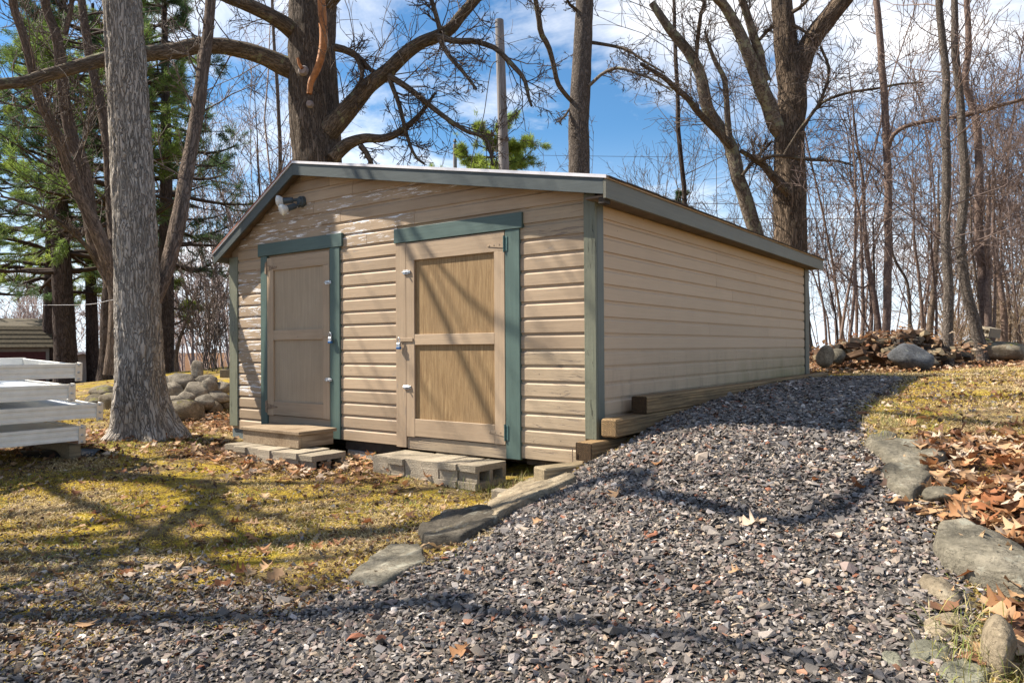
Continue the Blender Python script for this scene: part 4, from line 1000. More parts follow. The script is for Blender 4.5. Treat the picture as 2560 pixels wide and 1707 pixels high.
# ------------------------------------------------------------------ poles, wires, lines
D = 20.0; a, b = at(1147, 48, D), at(1158, 395, D); u_ = (b-a)/np.linalg.norm(b-a); base = a+u_*((a[2]-float(tz(*b[:2]))+.2)/abs(u_[2]))
pole = empty('utility_pole', base, 'weathered grey wooden pole standing behind the shed roof', 'utility pole')
P = spline([base, a], .5); R = np.interp(np.linspace(0, 1, len(P)), [0, 1], [.175, .118]); V, F, uv = tube(P-base, R, 20, .03, 2, 3)
put('post', mesh_np('post', V, F, True, uv=uv), m_polewood, pole)
bm = bmesh.new(); bm_cyl(bm, a-base-[0, 0, .012], a-base+[0, 0, .02], .117, .112, 20); put('pole_top', mesh_bm('pole_top', bm), m_polewood, pole)
P = spline([at(1143, 62, 19.85), at(1128, 66, 19.8), at(1110, 52, 19.8), at(1085, 20, 19.5), at(1040, -60, 19)], .2)
V, F, uv = tube(P, np.full(len(P), .014), 6); put('pole_cable', mesh_np('pole_cable', V, F, True), m_line, None, None, 'thin black cable running up left from the top of the wooden pole', 'cable')
P = spline([at(1143, 140, 19.8), at(1130, 150, 19.8), at(1122, 190, 19.8), at(1112, 260, 19.8), at(1101, 300, 19.8), at(1085, 360, 19.8), at(1080, 402, 19.8)], .1)
V, F, uv = tube(P, np.full(len(P), .013), 6); put('hanging_rope', mesh_np('hanging_rope', V, F, True), m_line, None, None, 'old rope hanging slack beside the wooden pole', 'rope')
P = spline([at(1145, 145, 19.83), at(1147, 250, 19.83), at(1142, 330, 19.83), at(1140, 400, 19.83)], .2)
V, F, uv = tube(P, np.full(len(P), .008), 6); put('ground_wire', mesh_np('ground_wire', V, F, True), m_line, None, None, 'thin straight wire running down the left side of the wooden pole', 'cable')
D = 48.0; a = at(1045, 332, D); b = at(1044, 384, D); zz = float(tz(*b[:2]))
P = spline([(b[0], b[1], zz), tuple(a)], .6); fp = empty('utility_pole', P[0], 'small distant pole with a round finial left of the green pine', 'utility pole')
V, F, uv = tube(P-P[0], np.full(len(P), .13), 12); put('post', mesh_np('post', V, F, True, uv=uv), m_polewood, fp)
bm = bmesh.new(); t_ = Vector(P[-1]-P[0]); bm_cyl(bm, t_, t_+Vector((0, 0, .16)), .05, .05, 8); bm_cyl(bm, t_+Vector((0, 0, .16)), t_+Vector((0, 0, .36)), .13, .06, 10); put('insulator', mesh_bm('insulator', bm), m_line, fp)
for n_, (y0, y1, ym, lb) in enumerate(((462, 466, 470, 'topmost power line crossing behind the right oak'), (496, 492, 503, 'second power line crossing behind the right oak'), (534, 528, 540, 'third power line crossing behind the right oak'), (357, 352, 362, 'faint high power line crossing the sky behind the trunk above the shed'))):
    xs = np.linspace(1240, 2700, 9); t = (xs-1240)/1460
    P = spline([at(x, y0*(1-q)+y1*q+4*(ym-(y0+y1)/2)*q*(1-q), 30+12*(1-q)) for x, q in zip(xs, t)], 1.0)
    V, F, uv = tube(P, np.full(len(P), .018 if n_ < 3 else .012), 5); put('power_line', mesh_np('power_line', V, F, True), m_line, None, None, lb, 'power line')
P = spline([at(318, 676, 8.9), at(252, 690, 10.5), at(180, 700, 14), at(40, 700, 22), at(-40, 698, 25)], .3)
V, F, uv = tube(P, np.full(len(P), .0035), 5); put('clothes_line', mesh_np('clothes_line', V, F, True), m_drip, None, None, 'thin white line tied to the grey trunk and running left', 'line')
# ------------------------------------------------------------------ trees
class Tree:
    def __init__(s, name, label, cat='tree', group=None, base=None, twig=None):
        s.o = empty(name, base if base is not None else (0, 0, 0), label, cat, group); s.b = np.array(base if base is not None else (0, 0, 0), float)
        s.P = []; s.R = []; s.twig = twig or m_twig; s.k = 0
    def limb(s, pts, r, m, name='limb', n=12, step=.15, bump=.10, fu=2.2, fv=2.6, sprout_from=True, wig=0.0, parent=None, **kw):
        P = spline(pts, step); K = len(P); t = np.linspace(0, 1, len(r)); R = np.interp(np.linspace(0, 1, K), t, r)
        if wig:
            q = np.linspace(0, 1, K)[:, None]; L = np.arange(K)*step
            w = np.stack([fbm(np.stack([L*1.1, L*0+s.k*7.3+a, L*0], -1), 3, s.k+a)-.5 for a in range(3)], 1)*2*wig; w *= np.minimum(1, q*6)
            P = P+w
        V, F, uv = tube(P, R, n, bump, fu, fv, s.k*3+1, **kw); s.k += 1
        o = put(name, mesh_np(name, V-s.b, F, True, uv=uv), m, parent or s.o)
        if sprout_from: s.P.append(spline(P, K=14)); s.R.append(np.interp(np.linspace(0, 1, 14), np.linspace(0, 1, K), R))
        return o
    def px(s, pts, D, rpx, m, **kw):
        """limb traced at photo points; D one depth or one per point; rpx radius in photo pixels"""
        D = [D]*len(pts) if np.isscalar(D) else list(np.interp(np.linspace(0, 1, len(pts)), np.linspace(0, 1, len(D)), D))
        W = [at(x, y, d) for (x, y), d in zip(pts, D)]
        rp = np.interp(np.linspace(0, 1, len(pts)), np.linspace(0, 1, len(rpx)), rpx); r = [a*d/(FPX*.91875) for a, d in zip(rp, D)]
        return s.limb(W, r, m, **kw)
    def twigs(s, m1=10, m2=5, m3=3, l1=(.25, .6), l2=(.3, .6), l3=(.3, .6), up=.1, ang=(25, 65), rmin=.006, seed=1, t0=.15, which=None, name='twigs', wig=.17, rf=.34, rmax=.045):
        g = np.random.default_rng(seed); idx = range(len(s.P)) if which is None else which
        P = np.stack([s.P[i] for i in idx]); R = np.minimum(np.stack([s.R[i] for i in idx]), rmax)
        a = sprout(P, R, m1, l1, ang, up, 6, rf, t0, 1.0, wig, g, rmin*1.5); sets = [a]
        if m2: b = sprout(*a, m2, l2, ang, up, 5, .6, .2, 1.0, wig, g, rmin*1.15); sets.append(b)
        if m3: c = sprout(*b, m3, l3, ang, up, 3, .7, .2, 1.0, wig, g, rmin); sets.append(c)
        sets = [(p-s.b, r) for p, r in sets]
        return batch(name, sets, s.twig, s.o, 3, kind='stuff')

# pale grey trunk nearest the camera, left
gb = np.array([-5.40, -.76, -.06]); D0 = depth_of(gb)
def gpt(x, y, d=0): return at(x, y, D0+d)
T = Tree('maple_tree', 'tall straight tree with pale grey ridged bark standing left of the shed', base=gb)
pts = [gb-[0, 0, .25], gb+[0, 0, .05], gpt(322, 900), gpt(318, 760), gpt(312, 560), gpt(298, 280), gpt(281, 0), gpt(268, -330, .2), gpt(255, -640, .4)]
P = spline(pts, .025); K = len(P); h = P[:, 2]-gb[2]
R = np.interp(h, [-.3, 0, .12, .3, .6, 1.2, 2.5, 4.5, 6.5, 9], [.52, .40, .325, .285, .255, .235, .215, .20, .17, .11])
n = 110; V, F, uv = tube(P, R, n, 0)
th = np.tile(np.linspace(0, 2*math.pi, n+1), K); L = np.repeat(np.r_[0, np.cumsum(np.linalg.norm(np.diff(P, axis=0), axis=1))], n+1)
C_ = np.repeat(P, n+1, 0); dirv = V-C_; rr_ = np.linalg.norm(dirv, axis=1); dirv /= rr_[:, None]
lob = 1+np.interp(L, [0, .3, .8, 1.3], [.20, .16, .05, .0])*np.sin(th*5+1.3)+np.interp(L, [0, .5, 1], [.1, .05, .0])*np.sin(th*3+.4)
wv = fbm(np.stack([np.cos(th)*1.5, np.sin(th)*1.5, L*1.1], -1), 3, 4)
rd = 1-np.abs(2*vnoise(np.stack([np.cos(th)*7.5, np.sin(th)*7.5, L*4.2+wv*2], -1), 7)-1)
rd2 = 1-np.abs(2*vnoise(np.stack([np.cos(th)*15, np.sin(th)*15, L*9], -1), 8)-1)
V = C_+dirv*(rr_*lob+(wv-.5)*.03+(rd-.6)*.026+(rd2-.6)*.012)[:, None]
T.o['kind'] = 'thing'
put('trunk', mesh_np('trunk', V-gb, F, True, uv=uv), m_bark_grey, T.o)
T.P.append(spline(P[-120:], K=14)); T.R.append(np.full(14, .08))
T.px([(352, 700), (385, 610), (412, 500), (428, 400), (450, 280), (463, 190), (476, 90), (486, -30), (500, -250)], [D0+.05, D0+1.2, D0+1.6], [16, 18, 16, 14, 12, 11, 9], m_bark_stem, n=16, step=.08, bump=.1)
for (az, z0, ln) in ((2.4, 6.6, 4.5), (-1.0, 7.4, 4.2), (.4, 7.0, 4.4), (3.6, 8.0, 3.5), (-2.2, 6.9, 4)):
    a = P[np.argmin(np.abs(P[:, 2]-z0))]; T.limb([a, a+np.array([math.cos(az)*ln*.35, math.sin(az)*ln*.35, ln*.45]), a+np.array([math.cos(az)*ln*.7, math.sin(az)*ln*.7, ln*1.0])], [.09, .06, .02], m_bark_stem, n=8, step=.25, wig=.15)
T.twigs(9, 4, 2, seed=3, rmin=.006, which=[0, 2, 3, 4, 5, 6])
T.twigs(16, 5, 3, (.10, .3), (.3, .7), (.4, .7), seed=4, which=[1], name='side_twigs')
# moss collar at its foot is in the ground cover

# multi-stemmed bare tree behind it
DB = 13.2; bs = at(268, 800, DB); bs[2] = float(tz(bs[0], bs[1]))-.1
T = Tree('maple_tree', 'bare tree with several leaning brown stems behind the pale grey trunk', base=bs)
B_ = [(262, 860), (270, 760), (272, 690), (262, 640)]
T.px(B_, DB, [24, 20, 20, 19], m_bark_stem, name='trunk', n=20, step=.1, bump=.1, sprout_from=False)
sc = lambda L: [(x/2.613*.91875, y/2.613*.91875) for x, y in L]
T.px([(263, 650)]+sc([(690, 1650), (560, 1350), (450, 1100), (400, 950), (330, 800), (260, 650), (210, 450), (160, 250), (100, 80), (80, -20), (40, -300)]), [DB, 12.6, 12.2], [17, 15, 13, 11, 9, 8], m_bark_stem, name='stem', n=16, step=.1, bump=.1)
T.px([(262, 655)]+sc([(640, 1640), (600, 1500), (545, 1100), (470, 900), (420, 650), (400, 450), (370, 250), (310, 80), (290, -20), (260, -300)]), [DB, 13.4, 13.2], [17, 16, 15, 13, 12, 10, 9], m_bark_stem, name='stem', n=16, step=.1, bump=.1)
T.px([(268, 655)]+sc([(760, 1640), (735, 1400), (710, 1000), (680, 800), (640, 600), (590, 400), (560, 200), (530, -20), (500, -300)]), [DB, 14, 14.2], [14, 13, 12, 10, 9, 8], m_bark_stem, name='stem', n=16, step=.1, bump=.1)
T.px([(150, 80), (165, 0), (160, -120)], 13.2, [6, 5, 3], m_bark_stem, name='stem', n=10)
T.px([(232, 620), (190, 560), (130, 505), (60, 470), (0, 455)], [DB, 12.2], [6, 5, 4, 2.5], m_bark_limb, name='limb', n=8, wig=.05)
T.twigs(18, 6, 3, (.14, .42), (.35, .8), (.4, .8), seed=8, rmin=.007)

# big oak behind the left of the shed
DO = 14.5; bo = at(728, 800, DO); bo[2] = float(tz(bo[0], bo[1]))-.1
T = Tree('oak_tree', 'massive dark oak with pruned limbs rising behind the roof ridge', base=bo)
tr = T.px([(735, 850), (733, 760), (731, 600), (729, 450), (728, 370), (724, 270), (720, 190), (718, 110), (720, 0), (724, -160), (730, -400)], DO, [78, 66, 60, 57, 56, 54, 52, 54, 58, 50, 30], m_bark_oak, name='trunk', n=56, step=.05, bump=.13, fu=2.6, fv=1.4, sprout_from=False)
T.px([(700, 170), (655, 152), (600, 127), (545, 112), (492, 106), (455, 106), (400, 118), (345, 124), (290, 130), (235, 138), (180, 152), (110, 172), (50, 190), (0, 195), (-80, 215), (-200, 240)], [DO, 14.0, 12.8, 11.8, 11.0], [25, 19, 17, 17, 14, 12, 9], m_bark_limb, n=20, step=.07, bump=.12, wig=.03)
T.px([(700, 95), (668, 68), (640, 48), (600, 26), (560, 8), (520, -8), (460, -40), (380, -90)], [DO, 13.6, 12.8], [22, 17, 15, 13, 9], m_bark_limb, n=18, step=.08, bump=.1)
T.px([(752, 300), (785, 268), (812, 238), (850, 195), (890, 163), (930, 125), (965, 100), (1005, 83), (1035, 66), (1060, 35), (1095, -5), (1150, -70)], [DO-.2, 14, 13.4, 13], [27, 20, 17, 15, 14, 12, 9], m_bark_limb, n=20, step=.07, bump=.1)
T.px([(765, 362), (785, 342), (805, 328), (840, 318), (880, 318), (915, 305), (950, 278), (975, 250), (1000, 213)], [DO-.4, 13.8], [17, 14, 10, 9, 7, 5, 3], m_bark_limb, n=12, step=.06, bump=.1)
T.px([(828, 335), (842, 352), (852, 372), (855, 392)], 14, [7, 6, 5], m_bark_limb, n=8)
T.px([(893, 175), (915, 240), (928, 290), (940, 330), (955, 362), (972, 375)], 13.8, [6, 5, 5, 4, 3], m_bark_limb, n=8, wig=.03)
T.px([(893, 175), (940, 205), (985, 240), (1030, 275), (1075, 303), (1105, 312), (1122, 328), (1132, 380)], [13.8, 13.2], [7, 7, 6, 5, 4, 3], m_bark_limb, n=10, wig=.02)
T.px([(1005, 83), (1045, 95), (1080, 93), (1110, 100), (1140, 112), (1168, 140), (1190, 165), (1205, 185), (1215, 225), (1222, 243)], [13.2, 12.6], [8, 7, 6, 6, 5, 3], m_bark_limb, n=10, wig=.02)
T.px([(1005, 83), (1025, 120), (1050, 150), (1075, 180), (1095, 205)], [13.2, 12.8], [6, 5, 3], m_bark_limb, n=8, wig=.02)
T.px([(770, 110), (800, 118), (830, 138), (850, 160), (870, 168)], [DO-.4, 14], [9, 8, 6, 4], m_bark_limb, n=10)
T.px([(815, 125), (832, 160), (825, 200), (808, 248)], 14, [6, 5, 4], m_bark_limb, n=8)
T.px([(1012, 75), (1000, 30), (985, -20), (960, -100)], 13.2, [6, 5, 3], m_bark_limb, n=8)
T.px([(725, 30), (800, -60), (900, -150), (1040, -260)], [DO, 12.5], [26, 20, 10], m_bark_limb, n=12, step=.2)
T.px([(715, 20), (640, -80), (520, -180), (380, -300)], [DO, 12.5], [24, 18, 9], m_bark_limb, n=12, step=.2)
T.twigs(16, 5, 3, (.2, .62), (.4, .9), (.4, .8), up=.02, seed=12, rmin=.0065, t0=.1)
sn = T.px([(737, -10), (741, 40), (743, 90), (738, 130), (726, 165), (714, 190), (711, 216)], DO-1.0, [9, 10, 9, 8, 6], m_snag, name='dead_limb', n=14, step=.05, bump=.15, sprout_from=False)
T.px([(684, 134), (688, 148), (694, 158)], DO-.8, [3, 4, 4], m_snag, name='dead_stub', n=8, step=.04, sprout_from=False)
for (x, y, rw_) in ((697, 163, 12), (712, 240, 9)):
    bm = bmesh.new(); c0 = at(x, y, DO-.47); bm_cyl(bm, c0, c0-CF*.07, rw_*DO/1671, rw_*DO/1671*.7, 14); put('limb_scar', mesh_bm('limb_scar', bm), m_cut, T.o).location = Vector(-bo)

# middle trunk behind the roof
DM = 16.8; bmid = at(1330, 800, DM); bmid[2] = float(tz(bmid[0], bmid[1]))
T = Tree('oak_tree', 'single straight grey brown trunk rising behind the middle of the roof', base=bmid)
c2 = lambda L: [((800+x/2.613)*.91875, y/2.613*.91875) for x, y in L]
T.px([(1330, 820), (1329, 600)]+c2([(1692, 1120), (1690, 850), (1700, 600), (1712, 400), (1720, 200), (1727, 0), (1735, -300), (1740, -700)]), DM, [30, 28, 26, 25, 24, 23, 21, 20, 17, 9], m_bark_mid, name='trunk', n=28, step=.08, bump=.08, sprout_from=False)
T.px(c2([(1640, 660), (1590, 600), (1550, 530), (1525, 420), (1490, 300), (1440, 220), (1425, 130), (1405, 0), (1390, -120)]), [DM-.1, 15.6], [5, 6, 6, 7, 6, 5], m_bark_limb, n=8, wig=.03)
T.px(c2([(1640, 700), (1590, 770), (1550, 800)]), [DM, 16.3], [3, 2.5, 1.5], m_bark_limb, n=6, wig=.03)
T.px(c2([(1780, 280), (1900, 300), (2010, 330), (2120, 400), (2250, 480)]), [DM, 15.8], [4, 3.5, 3, 2], m_bark_limb, n=6, wig=.04)
T.px(c2([(1700, 90), (1650, 50), (1625, 25), (1600, -40)]), [DM, 16.2], [4, 3.5, 3], m_bark_limb, n=6, wig=.03)
T.px(c2([(1760, 560), (1850, 480), (1960, 450), (2080, 490), (2180, 530), (2300, 600)]), [DM-.2, 15.8], [4, 4, 3, 2], m_bark_lichen, n=6, wig=.04)
T.twigs(14, 5, 3, (.15, .42), (.3, .7), (.4, .7), up=-.02, seed=21, rmin=.0065)

# right oak behind the far corner
DR = 17.4; br_ = at(1820, 800, DR); br_[2] = float(tz(br_[0], br_[1]))
T = Tree('oak_tree', 'large brown forked oak behind the far back corner of the shed', base=br_)
c3 = lambda L: [((1660+x/2.613)*.91875, y/2.613*.91875) for x, y in L]
T.px([(1830, 870), (1822, 780), (1818, 680)]+c3([(828, 1560), (822, 1350), (825, 1150), (815, 950), (828, 750), (838, 600), (815, 420), (795, 300), (785, 150), (770, 0), (760, -250), (740, -600)]), DR, [50, 40, 37, 36, 36, 37, 34, 33, 31, 27, 23, 22, 20, 12], m_bark_oak2, name='trunk', n=44, step=.06, bump=.14, fu=2.6, fv=1.6, sprout_from=False)
T.px(c3([(860, 560), (890, 450), (930, 330), (1000, 210), (1080, 110), (1170, 0), (1260, -120), (1400, -300)]), [DR, 16.8], [22, 23, 22, 20, 18, 12], m_bark_oak2, name='fork', n=24, step=.08, bump=.12)
T.px(c3([(790, 900), (730, 820), (690, 700), (640, 590), (600, 480), (545, 340), (475, 180), (400, 50), (345, -10), (250, -100)]), [DR, 16.2], [17, 18, 17, 16, 14, 12, 11, 8], m_bark_lichen, n=20, step=.08, bump=.1)
T.px(c3([(665, 530), (640, 450), (625, 350), (590, 250), (560, 150), (530, 60), (500, -20), (460, -140)]), [16.95, 16.3], [11, 11, 10, 9, 8, 6], m_bark_lichen, n=14, step=.1, bump=.1)
T.px(c3([(625, 260), (670, 210), (715, 170)]), 16.5, [4, 4, 3], m_bark_limb, n=8)
T.px(c3([(815, 1265), (760, 1210), (715, 1165), (680, 1120), (640, 1070), (570, 1030), (500, 990)]), [DR-.6, 16.2], [10, 11, 9, 8, 6, 5], m_bark_limb, n=12, wig=.03)
T.px(c3([(620, 1050), (680, 1025), (730, 1018), (820, 1028), (920, 1045), (1050, 1050), (1140, 1055), (1245, 1085)]), [16.2, 15.6], [4, 4, 3.5, 2], m_bark_limb, n=8, wig=.03)
T.px(c3([(900, 850), (1000, 700), (1120, 630), (1300, 590), (1500, 560), (1700, 540)]), [DR-.4, 15.5], [4, 3.5, 3, 2], m_bark_limb, n=6, wig=.05)
T.px(c3([(840, 80), (890, 50), (940, 0), (980, -60)]), [DR-.4, 16.6], [5, 4, 3], m_bark_limb, n=8)
T.px(c3([(840, 165), (900, 195), (960, 240)]), DR-.5, [4, 3.5, 3], m_bark_limb, n=8)
T.px(c3([(780, 1020), (900, 830), (1000, 700), (1060, 560), (1075, 450), (1020, 310)]), [DR-.9, 16.0], [3, 4, 3.5, 3], m_bark_limb, n=6, wig=.04)
T.twigs(16, 5, 3, (.2, .62), (.4, .9), (.4, .8), up=.05, seed=31, rmin=.0065)

# mottled tree leaning left of the right oak
DL = 18.4; bl_ = at(1745, 720, DL); bl_[2] = float(tz(bl_[0], bl_[1]))
T = Tree('maple_tree', 'lichen mottled trunk leaning left beside the large brown oak', base=bl_)
T.px([(1770, 830), (1762, 660)]+c3([(600, 1530), (560, 1400), (515, 1250), (480, 1150), (440, 960), (350, 820), (290, 720), (265, 620), (240, 500), (190, 390), (120, 290), (50, 210), (0, 140), (-80, 20)]), [DL, 17.6], [20, 18, 18, 17, 16, 15, 14, 13, 11, 8], m_bark_lichen, name='trunk', n=22, step=.08, bump=.1)
T.px(c3([(440, 960), (380, 890), (300, 810), (220, 730), (150, 645), (70, 580), (0, 510), (-150, 420)]), [17.8, 16.6], [9, 8, 7, 6, 4], m_bark_limb, n=10, wig=.03)
T.px(c3([(430, 900), (415, 780), (410, 640), (390, 500), (330, 390), (290, 290), (270, 210)]), [17.8, 17.2], [7, 7, 6, 5, 3], m_bark_lichen, n=10, wig=.03)
T.px(c3([(215, 440), (215, 330), (222, 230), (240, 100), (270, 0)]), [17.6, 17.0], [5, 5, 4], m_bark_limb, n=8, wig=.03)
T.px(c3([(510, 1150), (560, 1080), (640, 990), (705, 920)]), 17.8, [4, 4, 3], m_bark_limb, n=8, wig=.02)
T.twigs(16, 5, 3, (.2, .62), (.4, .9), (.4, .8), up=.08, seed=41, rmin=.0065)

# thin dark sapling left of it
def pole_tree(label, pts, D, rpx, m, twig, seed, group=None, m1=14, name='birch_tree', n=10, lim=()):
    Dv = D if np.isscalar(D) else D[0]; x, y = pts[0]; b = at(x, y, Dv); b[2] = float(tz(b[0], b[1]))-.05
    T = Tree(name, label, 'tree', group, b, twig)
    if (at(x, y, Dv)[2]-b[2]) > .25: pts = [(x, y)]+list(pts[1:]); W0 = b
    else: W0 = b
    Ds = [D]*len(pts) if np.isscalar(D) else list(np.interp(np.linspace(0, 1, len(pts)), [0, 1], D))
    W = [at(px_, py_, d) for (px_, py_), d in zip(pts, Ds)]
    W = [W0]+W if (W[0]-W0)[2] > .15 else [W0]+W[1:]
    rp = np.interp(np.linspace(0, 1, len(W)), np.linspace(0, 1, len(rpx)), rpx)
    if pts[-1][1] > -40: rp = rp*np.linspace(1, .12, len(rp))**.7
    T.limb(W, [max(.006, a*Dv/1671) for a in rp], m, name='trunk', n=n, step=.12, bump=.07, wig=.02)
    for (lp, ld, lr) in lim: T.px(lp, ld, lr, m, n=8, wig=.03)
    T.twigs(m1, 5, 3, (.12, .36), (.4, .85), (.4, .8), up=.10, seed=seed, rmin=.0062, t0=.22, ang=(30, 70))
    return T
pole_tree('thin dark straight sapling in front of the lichen mottled trunk', c3([(135, 1340), (120, 1150), (100, 900), (90, 650), (80, 400), (70, 150), (68, 0), (60, -300)]), 19.5, [7, 6, 5.5, 5, 4.5, 3], m_bark_pine, m_twig, 51)

# trunks of the wood on the right
WG = 'tree trunks at the edge of the wood on the right'
c1 = lambda L: [((1900+x/3.136)*.91875, (600+y/3.136)*.91875) for x, y in L]
pole_tree('trunk curving out of the wood pile, left of the two straight ones', c1([(930, 740), (905, 560), (890, 450), (865, 280), (850, 200), (840, 100), (830, 0), (815, -200), (800, -500), (740, -900), (700, -1400)]), 15.8, [8, 7.5, 7, 6, 5, 4], m_bark_red, m_twig_red, 61, WG)
pole_tree('straight reddish trunk rising from the wood pile with a pale limb to the right', c1([(988, 740), (992, 560), (995, 400), (1002, 200), (1010, 0)])+c3([(1465, 1480), (1460, 1100), (1445, 800), (1440, 600), (1420, 350), (1390, 0), (1380, -300), (1370, -700)]), 15.6, [9, 9, 8.5, 8, 7.5, 7, 5], m_bark_red, m_twig_red, 62, WG, lim=((c3([(1465, 970), (1490, 895), (1540, 845), (1620, 812), (1750, 785), (1900, 765), (2050, 735), (2200, 690), (2352, 650), (2480, 600)]), [15.6, 14.2], [5, 5, 5, 4.5, 3]),))
pole_tree('thin dark trunk nearest the back corner of the shed', c1([(705, 760), (715, 620), (730, 450), (740, 320), (745, 200), (745, 0), (748, -300), (735, -700), (720, -1200)]), 15.0, [4.5, 4, 3.8, 3.5, 3, 2], m_bark_red, m_twig_red, 63, WG)
pole_tree('grey trunk standing alone in the leaves right of the boulder', c1([(1480, 1000), (1472, 800), (1470, 600), (1470, 300), (1455, 0)])+c3([(1845, 1300), (1840, 1000), (1835, 800), (1840, 500), (1820, 250), (1800, 0), (1770, -300), (1740, -700)]), 12.9, [13, 10.5, 10, 9.5, 9, 8, 7.5, 6.5, 4], m_bark_mid, m_twig_red, 64, WG, n=14)
pole_tree('trunk leaning left with its foot in front of the mossy boulder', c1([(1745, 900), (1715, 780), (1680, 650), (1650, 550), (1620, 450), (1595, 300), (1580, 150), (1568, 0)])+c3([(1960, 1300), (1960, 1100), (1935, 700), (1910, 400), (1900, 100), (1895, -200), (1880, -700)]), 14.0, [14, 12, 11, 10, 9, 8.5, 8, 7, 6, 4], m_bark_mid, m_twig_red, 65, WG, n=14)
pole_tree('twin-stemmed reddish trunk behind the tilted block', c1([(1765, 740), (1755, 560), (1745, 380), (1735, 200), (1720, 0)])+c3([(2055, 1300), (2055, 1000), (2030, 750), (1985, 600), (1970, 540), (1990, 300), (1980, 0), (1975, -400)]), 16.0, [10, 9.5, 9, 8.5, 8, 7, 6, 4], m_bark_red, m_twig_red, 66, WG, n=14,
    lim=((c1([(1790, 700), (1785, 520), (1775, 400), (1795, 300), (1800, 220), (1780, 130), (1770, 40), (1790, -150), (1800, -500)]), 15.8, [8, 7, 6, 5, 3]),))
for q, (L, D, r, lb) in enumerate((
   (c1([(1170, 690), (1165, 500), (1150, 330), (1080, 200), (1040, 100), (1030, 0), (1000, -300), (960, -800)]), 17.5, [5, 4.5, 4, 3, 2], 'slender crooked trunk behind the top of the wood pile'),
   (c1([(1270, 690), (1255, 450), (1235, 200), (1210, 0), (1200, -400), (1190, -900)]), 18.5, [4.5, 4, 3.5, 2.5], 'slender trunk right of the crooked one behind the wood pile'),
   (c1([(1380, 740), (1375, 500), (1365, 300), (1350, 100), (1340, -200), (1330, -800)]), 17.0, [3.5, 3, 2.8, 2], 'thin trunk left of the lone grey trunk'),
   (c1([(1330, 640), (1360, 400), (1380, 150), (1395, -100), (1400, -600)]), 20, [9, 8, 7, 5], 'dark trunk in shade behind the lone grey trunk'),
   (c1([(1910, 660), (1890, 420), (1870, 250), (1850, 100), (1830, -100), (1820, -700)]), 19, [9, 8, 7, 4], 'dark rough trunk behind the brush at the far right'),
   (c1([(1950, 650), (1940, 400), (1900, 200), (1890, 0), (1900, -400)]), 20, [5, 5, 4, 3], 'second dark trunk behind the brush at the far right'),
   (c1([(1730, 700), (1715, 500), (1690, 300), (1665, 100), (1655, -100), (1640, -700)]), 17, [4.5, 4, 3.5, 2.5], 'thin purple brown trunk between the leaning trunk and the twin stems'),
   (c1([(1830, 700), (1835, 450), (1840, 250), (1830, 0), (1835, -400), (1850, -900)]), 17, [4.5, 4, 3, 2], 'thin upright trunk right of the twin stems'),
   (c1([(520, 790), (505, 650), (490, 520), (470, 400), (455, 250), (440, 150), (450, 20), (440, -200), (430, -500)]), 15.2, [3.5, 3.2, 3, 2.5, 1.5], 'thin pale sapling beside the back corner post'),
   (c1([(610, 780), (590, 620), (560, 450), (540, 330), (520, 200), (515, 50), (520, -300)]), 17.5, [3, 2.5, 2, 1.5], 'thin leaning sapling between the back corner and the wood pile'),
   (c1([(860, 740), (820, 640), (780, 560), (760, 480), (740, 400), (690, 280), (640, 180)]), 16, [3, 2.8, 2.5, 1.5], 'bent thin sapling in front of the curving trunk'),
   (c3([(1290, 1560), (1260, 1330), (1220, 1150), (1210, 1000), (1190, 830), (1150, 740), (1130, 600), (1120, 480)]), 18, [5, 4.5, 4, 3, 2], 'slender forked trunk right of the large brown oak'),
   (c3([(1370, 1560), (1365, 1450), (1390, 1330), (1420, 1230), (1350, 1150)]), 17, [4, 3.5, 3, 2], 'bent slender trunk close left of the straight reddish trunk'),
   (c3([(1250, 1560), (1250, 1300), (1240, 1080), (1225, 850), (1215, 650), (1180, 500)]), 20, [4, 3.5, 3, 2], 'straight dark slender trunk right of the oak'),
   (c1([(560, 170), (620, 230), (680, 300), (740, 350), (800, 385), (860, 400)])[::-1], 16.5, [6, 6, 5, 4, 3], 'lichen covered limb leaning down from the oak corner to the curving trunk'),
   (c3([(2120, 1560), (2090, 1400), (2085, 1250), (2080, 1100), (2070, 900)]), 18, [4, 3.5, 3, 2], 'thin reddish stem just right of the twin-stemmed trunk'))):
    pole_tree(lb, L, D, r, m_bark_red if q % 3 else m_bark_stem, m_twig_red, 70+q, WG, m1=12)

# ------------------------------------------------------------------ woods too far to tell one stem from the next
def woods(name, pts, hts, m, seed, label, cat, rad=.035, m1=14, m2=5, m3=0, lean=.12, rmin=.009, kid=(.14, .36), up=.12):
    g = np.random.default_rng(seed); N = len(pts); K = 9
    P = np.zeros((N, K, 3)); d = g.normal(size=(N, 3))*lean; d[:, 2] = 1; P[:, 0] = pts
    for k in range(1, K):
        d = d+g.normal(size=(N, 3))*.07; d[:, 2] = np.maximum(d[:, 2], .6); u = d/np.linalg.norm(d, axis=1)[:, None]; P[:, k] = P[:, k-1]+u*(hts/(K-1))[:, None]
    R = (rad*hts/8)[:, None]*np.linspace(1, .22, K)[None, :]*g.uniform(.5, 1.5, (N, 1))
    a = sprout(P, R, m1, kid, (25, 65), up, 4, .45, .18, 1.0, .2, g, rmin*1.2); sets = [(P, R), a]
    if m2: b = sprout(*a, m2, (.35, .7), (25, 60), up, 3, .6, .2, 1.0, .2, g, rmin); sets.append(b)
    if m3: sets.append(sprout(*b, m3, (.35, .7), (25, 60), up, 3, .6, .2, 1.0, .2, g, rmin))
    return batch(name, sets, m, None, 3, kind='stuff', label=label, cat=cat)
g = np.random.default_rng(77)
